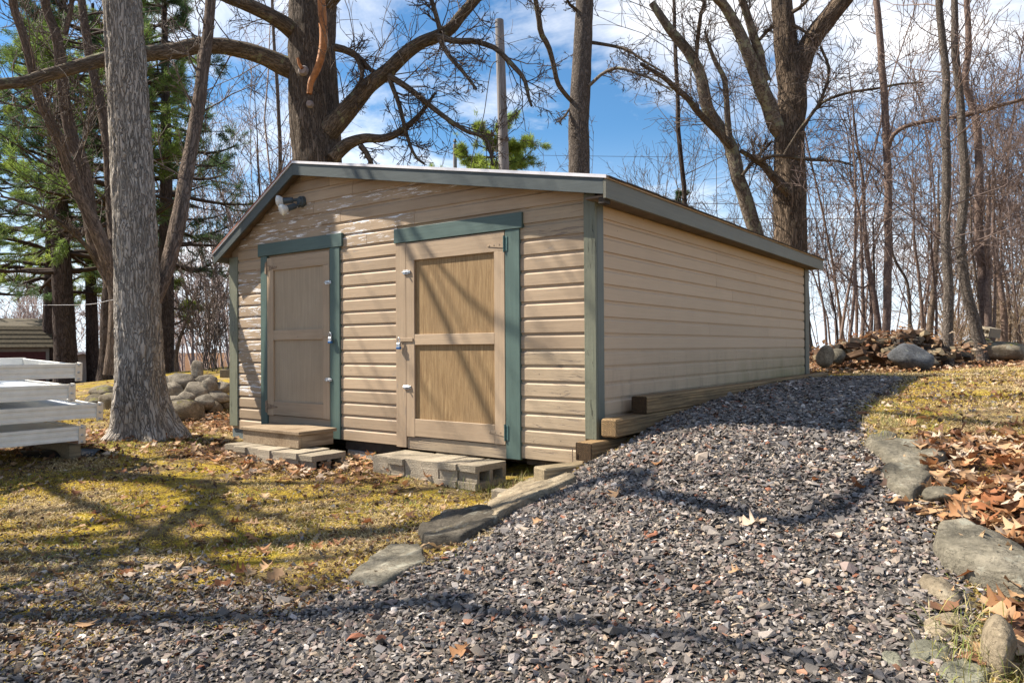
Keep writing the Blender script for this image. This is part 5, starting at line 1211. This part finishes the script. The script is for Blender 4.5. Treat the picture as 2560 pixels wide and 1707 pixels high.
def scatter(n, x0, x1, d0, d1, g):
    x = g.uniform(x0, x1, n); d = g.uniform(d0, d1, n)**1.0; p = np.array([at(a, 785, b) for a, b in zip(x, d)]); p[:, 2] = tz(p[:, 0], p[:, 1])-.1; return p
p = scatter(70, 1860, 2560, 21, 46, g); woods('far_woods', p, g.uniform(5, 13, len(p)), m_twig_red, 5, 'mass of bare reddish saplings filling the wood behind the wood pile', 'woods', .03, 15, 6, 0, rmin=.010)
p = scatter(60, 2180, 2500, 18, 30, g); woods('far_brush', p, g.uniform(1.0, 2.6, len(p)), m_twig_pale, 6, 'tangle of pale brown brush at the far right behind the boulders', 'brush', .05, 14, 6, 2, .5, .007, (.3, .7), .02)
p = scatter(30, 2150, 2540, 19, 28, g); woods('far_sprays', p, g.uniform(6, 11, len(p)), m_twig_red, 16, 'dense purple brown twigs of young trees at the upper right', 'woods', .02, 22, 8, 1, .2, .008, (.14, .36), .1)
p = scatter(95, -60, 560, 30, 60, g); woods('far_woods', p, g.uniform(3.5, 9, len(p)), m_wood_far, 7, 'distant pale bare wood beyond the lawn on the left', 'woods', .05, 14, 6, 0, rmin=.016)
p = scatter(60, 1230, 1860, 26, 45, g); woods('far_woods', p, g.uniform(5, 11.5, len(p)), m_twig, 9, 'bare young trees behind the roof and the power lines', 'woods', .025, 14, 6, 0, rmin=.010)
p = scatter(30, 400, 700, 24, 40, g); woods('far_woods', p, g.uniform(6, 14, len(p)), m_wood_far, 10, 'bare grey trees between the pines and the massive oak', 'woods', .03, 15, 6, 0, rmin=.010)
p = scatter(22, 455, 520, 17, 20, g); woods('far_brush', p, g.uniform(2.2, 3.8, len(p)), m_twig, 11, 'clump of upright dark shrub stems left of the shed corner', 'shrub', .05, 9, 4, 0, .3, .008)
pole_tree('small crooked bare tree on the far lawn left of the shed corner', [(405, 812), (412, 780), (425, 745), (440, 700), (455, 660)], 20, [6, 5, 4, 2.5], m_bark_stem, m_twig, 91, None, 16, 'bare_tree')
pole_tree('tall thin bare spruce trunk between the pine and the massive oak', [(645, 560), (645, 420), (640, 250), (630, 100), (622, -50)], 24, [5, 5, 4, 3], m_bark_stem, m_twig, 92, None, 26, 'bare_tree')
pole_tree('shorter dead spruce trunk left of the tall thin one', [(597, 620), (597, 480), (592, 340), (585, 200)], 23, [5, 5, 4, 2], m_bark_stem, m_twig, 93, None, 26, 'bare_tree')

# ------------------------------------------------------------------ pines
def needles(C, A, ln, wd, g, per=9, cols=None):
    """C (N,3) tuft centres, A (N,3) shoot directions"""
    N = len(C); v = g.normal(size=(N, per, 3)); v = v/np.linalg.norm(v, axis=2)[..., None]*.85+A[:, None, :]*.9; v /= np.linalg.norm(v, axis=2)[..., None]
    s = g.normal(size=(N, per, 3)); s = np.cross(v, s); s /= np.linalg.norm(s, axis=2)[..., None]
    L = ln*g.uniform(.6, 1.15, (N, per, 1)); p0 = C[:, None, :]+g.normal(size=(N, per, 3))*ln*.22
    a = p0-s*wd; b = p0+s*wd; c = p0+v*L
    V = np.stack([a, b, c], 2).reshape(-1, 3); F = np.arange(len(V)).reshape(-1, 3); cc = np.repeat(cols, per*3, 0)*g.uniform(.75, 1.25, (N*per, 1)).repeat(3, 0)
    return V, F, cc
def pine(label, px, py, D, H, r, seed, z0, bl, tint, m1=7, den=8, gap=.52, lean=(0, 0), name='pine_tree', ln=.20, up=.05, group='pine trees on the left'):
    g = np.random.default_rng(seed); b = at(px, py, D); b[2] = float(tz(b[0], b[1]))-.05
    T = Tree(name, label, 'tree', group, b, m_bark_pine)
    top = b+np.array([lean[0], lean[1], H]); P = spline([b, b+(top-b)*.5+g.normal(size=3)*.08, top], .25)
    V, F, uv = tube(P, np.interp(np.linspace(0, 1, len(P)), [0, .03, 1], [r*1.25, r, r*.2]), 18, .08, 2, 2, seed); put('trunk', mesh_np('trunk', V-b, F, True, uv=uv), m_bark_pine, T.o)
    zs = np.arange(z0, H-.2, gap); BP, BR = [], []
    for zz in zs:
        for q in range(g.integers(3, 6)):
            az = g.uniform(0, 6.283); f = (zz-z0)/(H-z0); L = bl*(1-.75*f)*g.uniform(.55, 1.1); p0 = b+(top-b)*zz/H; d = np.array([math.cos(az), math.sin(az), .12]); pts = [p0]
            for k in range(1, 8): d = d+g.normal(size=3)*.12+np.array([0, 0, -.05 if k < 4 else .13]); d /= np.linalg.norm(d); pts.append(pts[-1]+d*L/7)
            BP.append(pts); BR.append(np.linspace(.035+.012*L, .008, 8))
    BP = np.array(BP); BR = np.array(BR)
    s = sprout(BP, BR, m1, (.22, .5), (25, 60), up, 5, .5, .35, 1.0, .16, g, .006)
    batch('boughs', [(BP-b, BR), (s[0]-b, s[1])], m_bark_pine, T.o, 4, kind='stuff')
    pts = []; dirs = []
    for PP, m, lo in ((s[0], den, .25), (BP, den, .45)):
        N, K, _ = PP.shape; t = g.uniform(lo, 1, (N, m))*(K-1); i = np.clip(t.astype(int), 0, K-2); w = (t-i)[..., None]; ii = np.arange(N)[:, None]
        pts.append((PP[ii, i]*(1-w)+PP[ii, i+1]*w).reshape(-1, 3)); d = PP[ii, i+1]-PP[ii, i]; dirs.append((d/np.linalg.norm(d, axis=2)[..., None]).reshape(-1, 3))
    C = np.vstack(pts); A = np.vstack(dirs); keep = vnoise(C*.7+seed, seed) > .34; C, A = C[keep], A[keep]
    cl = np.array(tint)[None, :]*(.65+.7*vnoise(C*1.3, seed+3))[:, None]
    V, F, cc = needles(C, A, ln, ln*.03+.0011*D/10, g, 11, cl); put('needles', mesh_np('needles', V-b, F, False, cols=cc), m_needle, T.o, kind='stuff')
PG = (.15, .22, .05); PD = (.085, .14, .055); PY = (.27, .34, .06)
pine('tall dark pine whose trunk stands left of the leaning stems', 153, 815, 21, 13.5, .31, 101, 3.4, 3.4, PD, lean=(-.3, .1))
pine('pine with a curved foot just left of the pale grey trunk', 252, 835, 19.5, 15, .28, 102, 4.2, 3.4, PG)
pine('bright green pine at the far left behind the aluminium sections', -15, 820, 29, 12, .25, 103, 4.2, 3.2, PG, lean=(.2, 0))
pine('large dark pine spreading between the grey trunk and the oak', 378, 820, 22, 12.5, .27, 104, 3.4, 4.0, PD)
pine('sunlit yellow green pine behind the leaning stems', 110, 820, 26, 13, .25, 105, 3.8, 3.6, PY)
pine('tall shaded pine crowding the top left of the view', 330, 820, 27, 15, .28, 106, 4.5, 4.0, PD)
pine('slim pine behind the stems with a lit yellow crown', 215, 820, 28, 15, .24, 107, 4.0, 3.4, PY)
pine('low young pine with a bright lit bough near the shed corner', 385, 800, 23, 3.2, .06, 108, 1.6, 1.5, PY, m1=5, den=8)
pine('round green pine far behind the wooden pole', 1132, 700, 45, 14.7, .3, 109, 8.5, 6.4, PY, m1=8, den=15, gap=.45, ln=.36, group='pine trees far behind the shed')
pine('small dark spruce far behind the power lines', 1565, 700, 44, 10.5, .2, 110, 4.0, 1.8, PD, den=9, ln=.2, group='pine trees far behind the shed')

# ------------------------------------------------------------------ bare trees beyond the left edge of the view; their branches shade the lawn
def shade_limb(T, pts, hs, r, m=m_bark_limb, root=None):
    """a limb hung where its shadow reaches these points of the place (photo points of the ground, or 3D), hs = height above them along the sunbeam"""
    S = -SUN_DIR; W = [(np.array(q, float) if len(q) == 3 else ground(*q))+S*(t/S[2]) for q, t in zip(pts, hs)]
    if root is not None: W = [np.array(root, float)]+W; r = [r[0]*1.15]+list(r)
    T.limb(W, r, m, n=8, step=.2, wig=.06)
def off_tree(label, x, y, H, r, seed, m1=9):
    b = np.array([x, y, float(tz(x, y))-.1]); T = Tree('maple_tree', label, 'tree', 'bare trees beyond the left edge', b)
    T.limb([b, b+[.1, .05, H*.4], b+[.3, -.1, H*.75], b+[.2, .2, H]], [r*1.25, r, r*.7, r*.3], m_bark_mid, name='trunk', n=16, step=.2, bump=.1)
    g = np.random.default_rng(seed)
    for q in range(7):
        az = g.uniform(0, 6.28); z0 = H*g.uniform(.5, .9); L = g.uniform(2, 3.6); a = b+np.array([.2, 0, z0]); T.limb([a, a+np.array([math.cos(az)*L*.5, math.sin(az)*L*.5, L*.45]), a+np.array([math.cos(az)*L, math.sin(az)*L, L*.9])], [r*.5, r*.32, r*.1], m_bark_limb, n=8, step=.25, wig=.1)
    return T
T1 = off_tree('bare tree beyond the left edge nearest the gravel', -7.9, -6.35, 8.5, .13, 201)
T1.twigs(5, 3, 0, seed=5, rmin=.008)
T2 = off_tree('bare tree beyond the left edge behind the aluminium sections', -9.6, -4.35, 9.5, .15, 202)
shade_limb(T2, [(420, 1105), (470, 1160), (380, 1215), (250, 1275), (120, 1320), (0, 1362)], [4.2, 4.0, 3.8, 3.5, 3.2, 3.0], [.11, .11, .10, .08, .06, .04], root=T2.b+[.12, .02, 3.6])
shade_limb(T2, [(470, 1160), (520, 1205), (600, 1240), (660, 1255)], [4.0, 4.1, 4.2, 4.3], [.05, .04, .03])
T2.twigs(5, 3, 0, seed=6, rmin=.008)
T3 = off_tree('bare tree beyond the left edge farthest from the shed', -11.2, -9.0, 11, .16, 203)
shade_limb(T3, [(700, 1415), (1000, 1400), (1250, 1430), (1500, 1450), (1800, 1500), (2100, 1560)], [5.2, 5.6, 6.0, 6.3, 6.6, 6.8], [.14, .13, .11, .08, .05, .03], root=T3.b+[.2, 0, 5.0])
shade_limb(T3, [(1250, 1150), (1450, 1130), (1650, 1175), (1850, 1200), (2050, 1080)], [6.0, 6.3, 6.6, 6.9, 7.2], [.13, .13, .12, .09, .05], root=T3.b+[.2, 0, 7.0])
shade_limb(T3, [(-2.0, 0, 1.9), (-1.5, 0, 1.52), (-.95, 0, 1.1), (-.3, 0, .75)], [5.4, 5.7, 6.0, 6.3], [.05, .045, .035, .02], root=T3.b+[.25, 0, 8.0])
T3.twigs(9, 5, 0, seed=7, rmin=.008)
# ------------------------------------------------------------------ gravel
def chip(r, flat):
    bm = bmesh.new()
    for _ in range(9):
        v = r.normal(size=3); v /= np.linalg.norm(v); v = v*np.array([1.0, .78, flat])*r.uniform(.8, 1.1); bm.verts.new(v)
    bmesh.ops.convex_hull(bm, input=bm.verts); bmesh.ops.triangulate(bm, faces=bm.faces)
    bm.verts.ensure_lookup_table(); bm.verts.index_update()
    vs = [v for v in bm.verts if v.link_faces]; ix = {v: q for q, v in enumerate(vs)}
    V = np.array([v.co for v in vs]); F = np.array([[ix[v] for v in f.verts] for f in bm.faces]); bm.free()
    nz = np.cross(V[F[:, 1]]-V[F[:, 0]], V[F[:, 2]]-V[F[:, 0]]); cz = np.einsum('ij,ij->i', nz, V[F].mean(1)); nz = nz*np.sign(cz)[:, None]; nz /= np.linalg.norm(nz, axis=1)[:, None]
    return V, F[nz[:, 2] > -.45]      # the side a stone lies on is never seen
def rots(n, g, tilt=.5):
    az = g.uniform(0, 6.283, n); a = g.normal(size=n)*tilt; b = g.normal(size=n)*tilt
    ca, sa, cb, sb, cz, sz = np.cos(a), np.sin(a), np.cos(b), np.sin(b), np.cos(az), np.sin(az)
    Z = np.zeros(n); O = np.ones(n)
    RX_ = np.stack([np.stack([O, Z, Z], 1), np.stack([Z, ca, -sa], 1), np.stack([Z, sa, ca], 1)], 1)
    RY_ = np.stack([np.stack([cb, Z, sb], 1), np.stack([Z, O, Z], 1), np.stack([-sb, Z, cb], 1)], 1)
    RZ_ = np.stack([np.stack([cz, -sz, Z], 1), np.stack([sz, cz, Z], 1), np.stack([Z, Z, O], 1)], 1)
    return RZ_ @ RX_ @ RY_
def scatter_templates(tmpl, pos, scl, R, colr, g):
    Vs, Fs, Cs, b = [], [], [], 0; pick = g.integers(0, len(tmpl), len(pos))
    for q, (V, F) in enumerate(tmpl):
        m = np.where(pick == q)[0]
        if not len(m): continue
        W = np.einsum('nij,vj->nvi', R[m], V)*scl[m][:, None, None]+pos[m][:, None, :]
        Vs.append(W.reshape(-1, 3)); Fs.append((F[None]+(np.arange(len(m))*len(V))[:, None, None]).reshape(-1, F.shape[1])+b); Cs.append(np.repeat(colr[m], len(V), 0)); b += len(m)*len(V)
    return np.vstack(Vs), np.vstack(Fs), np.vstack(Cs)
def in_view(x, y, z, mx=.80, my=.60):
    d = np.stack([x, y, z], -1)-CAM; dep = d @ CF; return (dep > .6) & (np.abs(d @ CR) < mx*dep+.3) & (np.abs(d @ CU) < my*dep+.3), dep
def in_slab(x, y):
    r = np.zeros(np.shape(x), bool)
    for p_ in SLABS: r |= polydist(x, y, p_) > .015
    return r
g = np.random.default_rng(301)
tm = [chip(g, f) for f in (.3, .36, .42, .48, .55, .62, .4, .28, .7, .5)]
n = 640000; x = g.uniform(-3.2, 3.6, n); y = g.uniform(-5.2, 6.8, n); z = tzn(x, y); ok, dep = in_view(x, y, z); x, y, z, dep = x[ok], y[ok], z[ok], dep[ok]
w = gravel_w(x, y); dens = np.interp(dep, [1.5, 4, 6, 9, 13], [1.0, .95, .75, .6, .5])
keep = (g.uniform(size=len(x)) < dens*np.clip(w*1.25-.08, 0, 1)*np.where(in_slab(x, y), .05, 1)) & ~((x < .25) & (y > 0)); x, y, z, dep = x[keep], y[keep], z[keep], dep[keep]
if len(x) > 80000:
    k = g.choice(len(x), 80000, replace=False); x, y, z, dep = x[k], y[k], z[k], dep[k]
N = len(x); s = g.lognormal(-4.33, .36, N)*np.interp(dep, [2, 4, 6, 10], [1.0, 1.1, 1.25, 1.6])
PALETTE = np.array([(.18, .168, .155), (.25, .232, .215), (.13, .13, .135), (.22, .178, .162), (.32, .28, .235), (.38, .31, .23), (.25, .105, .06), (.55, .52, .48), (.085, .078, .072), (.33, .185, .12), (.42, .39, .37)])
pc = g.choice(len(PALETTE), N, p=[.23, .18, .155, .12, .09, .045, .02, .045, .08, .015, .02]); cc = PALETTE[pc]*g.uniform(.48, 1.18, (N, 1))*np.array([[1.06, .985, .945]])
V, F, C_ = scatter_templates(tm, np.stack([x, y, z+s*.25], 1), s, rots(N, g, .38), cc, g)
put('gravel', mesh_np('gravel', V, F, False, cols=C_), m_gravel, None, 'stuff', 'grey crushed stone covering the ramp beside the shed', 'gravel')

# ------------------------------------------------------------------ thatch, moss and grass
def blades(name, x, y, L, wd, colr, g, label, cat, lie=.25, m=None):
    N = len(x); z = tzn(x, y); az = g.uniform(0, 6.283, N); el = np.abs(g.normal(size=N))*lie+.08
    d = np.stack([np.cos(az)*np.cos(el), np.sin(az)*np.cos(el), np.sin(el)], 1); s = np.stack([-np.sin(az), np.cos(az), np.zeros(N)], 1)
    p = np.stack([x, y, z], 1); mid = p+d*(L*.55)[:, None]+np.array([0, 0, .15])*L[:, None]; tip = p+d*L[:, None]
    c, e = mid-s*wd[:, None], mid+s*wd[:, None]
    V = np.stack([p, c, e, tip], 1).reshape(-1, 3); q = (np.arange(N)*4)[:, None]
    F = np.concatenate([np.stack([q+0, q+2, q+1], -1), np.stack([q+1, q+2, q+3], -1)], 1).reshape(-1, 3)
    return put(name, mesh_np(name, V, F, False, cols=np.repeat(colr, 4, 0)), m or m_blade, None, 'stuff', label, cat)
g = np.random.default_rng(302)
n = 560000; dd = g.uniform(1.6, 13, n)**1.0; px = g.uniform(-120, 2640, n)
x = CAM[0]+dd*(CF[0]+(px/.91875-1280)/FPX*CR[0]); y = CAM[1]+dd*(CF[1]+(px/.91875-1280)/FPX*CR[1])
ok = ~((x > -4.9) & (x < .25) & (y > -.05) & (y < 6.6)); ok &= ~in_slab(x, y); x, y, dd = x[ok], y[ok], dd[ok]
gw = gravel_w(x, y); lw = leaf_w(x, y)
bare = np.clip((n2(x, y, 1.9, 61, 4)-.52)*9, 0, .85); u = g.uniform(size=len(x)); keep = (u < (1-bare)*np.clip(1.05-gw*1.15, .0, 1)*(1-.75*lw)); x, y, dd = x[keep], y[keep], dd[keep]
mm = n2(x, y, 1.1, 31)+.5*(n2(x, y, 5, 33)-.5); N = len(x)
kind = np.where(mm+g.normal(size=N)*.07 > .47, 1, 0); gr = (n2(x, y, 2.0, 37) > .60) & (g.uniform(size=N) < .3); kind = np.where(gr, 2, kind); kind = np.where((np.hypot(x+5.3, y+1.0) < 1.0+.5*(mm-.5)) & (g.uniform(size=N) < .8), 4, kind); br = g.uniform(size=N) < .2; kind = np.where(br, 3, kind)
CT = np.array([(.62, .48, .26), (.62, .45, .075), (.24, .28, .05), (.17, .10, .055), (.38, .36, .05)]); cc = CT[kind]*g.uniform(.5, 1.3, (N, 1))
LL = np.where(kind == 1, .022, np.where(kind == 0, .042, .035))*g.uniform(.6, 1.5, N)*np.interp(dd, [2, 8, 13], [.9, 1.25, 1.6])
blades('grass', x, y, LL, np.interp(dd, [2, 6, 13], [.0016, .0028, .005])*g.uniform(.7, 1.3, N), cc, g, 'short yellow moss and straw coloured grass of the lawn', 'grass')
# taller dry tufts under the shed edge and between the stones
tx, ty = [], []
for (cx, cy, r, k) in ((-.62, -.42, .22, 220), (-.45, -.3, .15, 120), (-2.3, -.05, .12, 90), (2.72, -2.15, .18, 260), (2.62, -1.95, .12, 120), (1.95, .75, .12, 120), (-.9, -.5, .2, 90), (2.0, .3, .1, 60)):
    tx.append(g.normal(size=k)*r*.6+cx); ty.append(g.normal(size=k)*r*.6+cy)
tx, ty = np.concatenate(tx), np.concatenate(ty); N = len(tx); cc = np.array([(.50, .42, .22), (.40, .36, .12), (.20, .24, .06)])[g.integers(0, 3, N)]*g.uniform(.7, 1.2, (N, 1))
blades('tall_grass', tx, ty, g.uniform(.05, .15, N), np.full(N, .0016), cc, g, 'taller dry grass tufts under the shed edge and between stones', 'grass', .9)
# thin straw lying on the gravel
n = 2600; px = g.uniform(0, 2352, n); dd = g.uniform(1.8, 6, n); x = CAM[0]+dd*(CF[0]+(px/.91875-1280)/FPX*CR[0]); y = CAM[1]+dd*(CF[1]+(px/.91875-1280)/FPX*CR[1])
k = gravel_w(x, y) > .5; x, y = x[k], y[k]; N = len(x); cc = np.array([(.42, .33, .2), (.25, .15, .08), (.5, .42, .3)])[g.integers(0, 3, N)]*g.uniform(.6, 1.2, (N, 1))
o = blades('straw', x, y, g.uniform(.03, .09, N), np.full(N, .0013), cc, g, 'thin straw and stems lying on the gravel', 'straw', .15); o.location.z = .014

# crumbs of leaf, bark and stone over the lawn
n = 80000; px = g.uniform(-60, 2420, n); dd = g.uniform(1.8, 11, n); x = CAM[0]+dd*(CF[0]+(px/.91875-1280)/FPX*CR[0]); y = CAM[1]+dd*(CF[1]+(px/.91875-1280)/FPX*CR[1])
ok = ~((x > -4.9) & (x < .25) & (y > -.05) & (y < 6.6)) & ~in_slab(x, y); x, y, dd = x[ok], y[ok], dd[ok]; gw = gravel_w(x, y)
near = np.clip(1-np.abs(polydist(x, y, GRAVEL))/1.3, 0, 1); keep = (gw < .75) & (g.uniform(size=len(x)) < .16+.5*near*(x < .3)+.25*(n2(x, y, 1.7, 51) > .55)); x, y, dd = x[keep], y[keep], dd[keep]; N = len(x)
tb = []
for _ in range(8):
    a = np.sort(g.uniform(0, 6.28, 5)); rr_ = g.uniform(.5, 1, 5); V = np.c_[np.cos(a)*rr_, np.sin(a)*rr_*.7, g.normal(size=5)*.25]; tb.append((V, np.array([(0, 1, 2), (0, 2, 3), (0, 3, 4)])))
cc = np.array([(.40, .27, .17), (.22, .12, .06), (.09, .055, .035), (.52, .42, .32), (.24, .22, .20), (.33, .17, .08)])[g.choice(6, N, p=[.22, .22, .24, .12, .12, .08])]*g.uniform(.6, 1.2, (N, 1))
V, F, C_ = scatter_templates(tb, np.stack([x, y, tzn(x, y)+.012], 1), g.uniform(.008, .026, N)*np.interp(dd, [2, 8], [.9, 1.4]), rots(N, g, .4), cc, g)
put('lawn_debris', mesh_np('lawn_debris', V, F, False, cols=C_), m_leaf, None, 'stuff', 'small crumbs of leaf and bark strewn over the lawn', 'debris')

# ------------------------------------------------------------------ oak leaves
def leaf_tmpl(g, full=True):
    t = np.linspace(0, 1, 15) if full else np.linspace(0, 1, 9)
    ph = g.uniform(-.5, .5); w = np.sin(np.pi*np.clip(t, 0, 1))**.55*(.15+.33*np.minimum(1, t*2.2))*(.60+.40*np.sin(2*np.pi*3.35*t-1.2+ph))*.92+.012
    w[t > .9] *= .8
    wl, wr = w*g.uniform(.8, 1.2, len(w)), w*g.uniform(.8, 1.2, len(w)); c1, c2, tw, cv = g.normal(0, .3), g.uniform(-.2, .75), g.normal(0, .35), g.normal(0, .35)
    rows = []
    for a, l, r in zip(t, wl, wr):
        zc = cv*(a-.5)**2*1.4; tt = tw*(a-.5)
        for s, ww in ((-1, l), (0, 0), (1, r)):
            yy = s*ww; zz = zc+c2*ww*ww*2.2+tt*yy+c1*.12*math.sin(a*9+s); rows.append((a-.5, yy*(1-.25*abs(c2)*ww), zz))
    V = np.array(rows); V[:, 2] -= V[:, 2].min(); F = []
    for q in range(len(t)-1):
        b = q*3; F += [(b, b+3, b+4, b+1), (b+1, b+4, b+5, b+2)]
    return V, np.array(F)
g = np.random.default_rng(303)
small = [leaf_tmpl(g, False) for _ in range(14)]; big = [leaf_tmpl(g, True) for _ in range(14)]
LC = np.array([(.46, .28, .15), (.40, .20, .09), (.30, .12, .05), (.20, .10, .055), (.55, .42, .31), (.52, .35, .20), (.11, .06, .04)])
LPB = [.20, .15, .10, .18, .13, .14, .10]
n = 64000; px = g.uniform(-120, 2640, n); dd = g.uniform(1.9, 17, n); x = CAM[0]+dd*(CF[0]+(px/.91875-1280)/FPX*CR[0]); y = CAM[1]+dd*(CF[1]+(px/.91875-1280)/FPX*CR[1])
ok = ~((x > -4.95) & (x < .3) & (y > -.02) & (y < 6.7)); x, y, dd = x[ok], y[ok], dd[ok]
lw = leaf_w(x, y); gw = gravel_w(x, y); base_ = np.where(gw > .5, .004, .022)
pr = np.clip(lw**1.5*.75+base_, 0, 1)*np.interp(dd, [2, 5, 17], [.25, .6, 1.0])
keep = g.uniform(size=len(x)) < pr; x, y, dd = x[keep], y[keep], dd[keep]; N = len(x)
s = g.uniform(.045, .13, N)*np.where(x > 1.5, 1.2, 1.0)*np.where(dd > 9, .85, 1.0); lift = leaf_w(x, y)*g.uniform(0, .05, N)
cc = LC[g.choice(7, N, p=LPB)]*g.uniform(.7, 1.25, (N, 1))
pos = np.stack([x, y, tzn(x, y)+.006+lift], 1)
hp = np.array([(Vector(o.location)+wp.location)[:] for o in wp.children for _ in range(4)]); hp[:, 2] += g.uniform(.0, .12, len(hp)); hp[:, :2] += g.normal(size=(len(hp), 2))*.2
pos = np.vstack([pos, hp]); s = np.r_[s, g.uniform(.08, .13, len(hp))]; N = len(pos); cc = np.vstack([cc, LC[g.choice(7, len(hp), p=LPB)]*.8])
V, F, C_ = scatter_templates(small, pos, s, rots(N, g, .33), cc, g)
put('leaf_litter', mesh_np('leaf_litter', V, F, True, cols=C_), m_leaf, None, 'stuff', 'brown and tan fallen oak leaves drifted over the ground', 'leaves')
print('litter', N)
# the largest leaves one by one
LM = []
for (V, F) in big:
    for c in LC[[0, 1, 2, 4, 5]]:
        LM.append(mesh_np('fallen_leaf', V, F, True, cols=np.tile(c, (len(V), 1))*g.uniform(.85, 1.15)))
def leaf(px_, py_, size, label, group, lift=.0, tilt=.3):
    p = ground(px_, py_); o = put('fallen_leaf', LM[g.integers(0, len(LM))], m_leaf, None, None, label, 'leaf', group)
    o.location = (p[0], p[1], float(tzn(p[0], p[1]))+.012+lift); o.scale = (size,)*3; o.rotation_euler = (g.normal()*tilt, g.normal()*tilt, g.uniform(0, 6.28))
for (px_, py_, s, lb) in ((1730, 1210, .14, 'tawny lobed oak leaf lying alone in the middle of the gravel'), (2130, 1178, .19, 'largest tan oak leaf leaning on the point of the wedge-shaped slab'), (1418, 1139, .11, 'pale oak leaf alone on the gravel below the timbers'), (1352, 1060, .13, 'yellow brown leaf on the gravel against the lowest dark-ended timber'), (50, 1256, .13, 'pale bleached leaf on the lawn near the left edge'), (560, 1313, .12, 'pale leaf on the lawn above the near shadow'), (290, 1322, .12, 'whitish curled leaf on the lawn left of the branch shadow'), (455, 1215, .14, 'curled leaf with an orange tip in the fork of the branch shadow'), (580, 1240, .13, 'dark brown curled leaf right of the branch shadow fork'), (2225, 1020, .16, 'upright curled brown leaf at the top of the drift on the right'), (1690, 1320, .07, 'small orange leaf scrap on the gravel below the lone oak leaf'), (200, 1440, .12, 'dark red leaf lying in the shade on the near gravel'), (2300, 1395, .15, 'long pale leaf beside the big grey boulder'), (730, 1265, .10, 'small leaf on the lawn above the near slab'), (1960, 1062, .11, 'brown leaf on the gravel beside the largest slab'), (2000, 1090, .13, 'tan leaf lying against the wedge-shaped slab'), (880, 1085, .13, 'white bleached leaf in front of the concrete block row')):
    leaf(px_, py_, s, lb, None)
for q in range(62):
    while True:
        a, b = g.uniform(2100, 2360), g.uniform(1030, 1340); p = ground(a, b)
        if leaf_w(p[0], p[1]) > .6: break
    leaf(a, b, g.uniform(.07, .16), 'tan or brown oak leaf on top of the leaf drift beside the right edging stones', 'leaves of the drift on the right', g.uniform(.02, .06), .35)
for q in range(40):
    a, b = g.uniform(480, 1010), g.uniform(1052, 1112)
    p = ground(a, b)
    leaf(a, b, g.uniform(.09, .14), 'brown or bleached oak leaf in the drift in front of the shed steps', 'leaves of the drift at the steps', g.uniform(.0, .04), .4)
for q in range(34):
    a, b = g.uniform(10, 900), g.uniform(1130, 1330); leaf(a, b, g.uniform(.07, .12), 'single dry leaf scattered on the mossy lawn in front of the shed', 'leaves scattered on the lawn')
for q in range(14):
    a, b = g.uniform(2000, 2340), g.uniform(900, 1000); leaf(a, b, g.uniform(.08, .13), 'single dry leaf on the sunlit grass right of the shed shadow', 'leaves on the right lawn')
tot = sum(len(o.data.loops)-2*len(o.data.polygons) for o in scene.objects if o.type == 'MESH')
print('objects', len(scene.objects), 'triangles', tot)
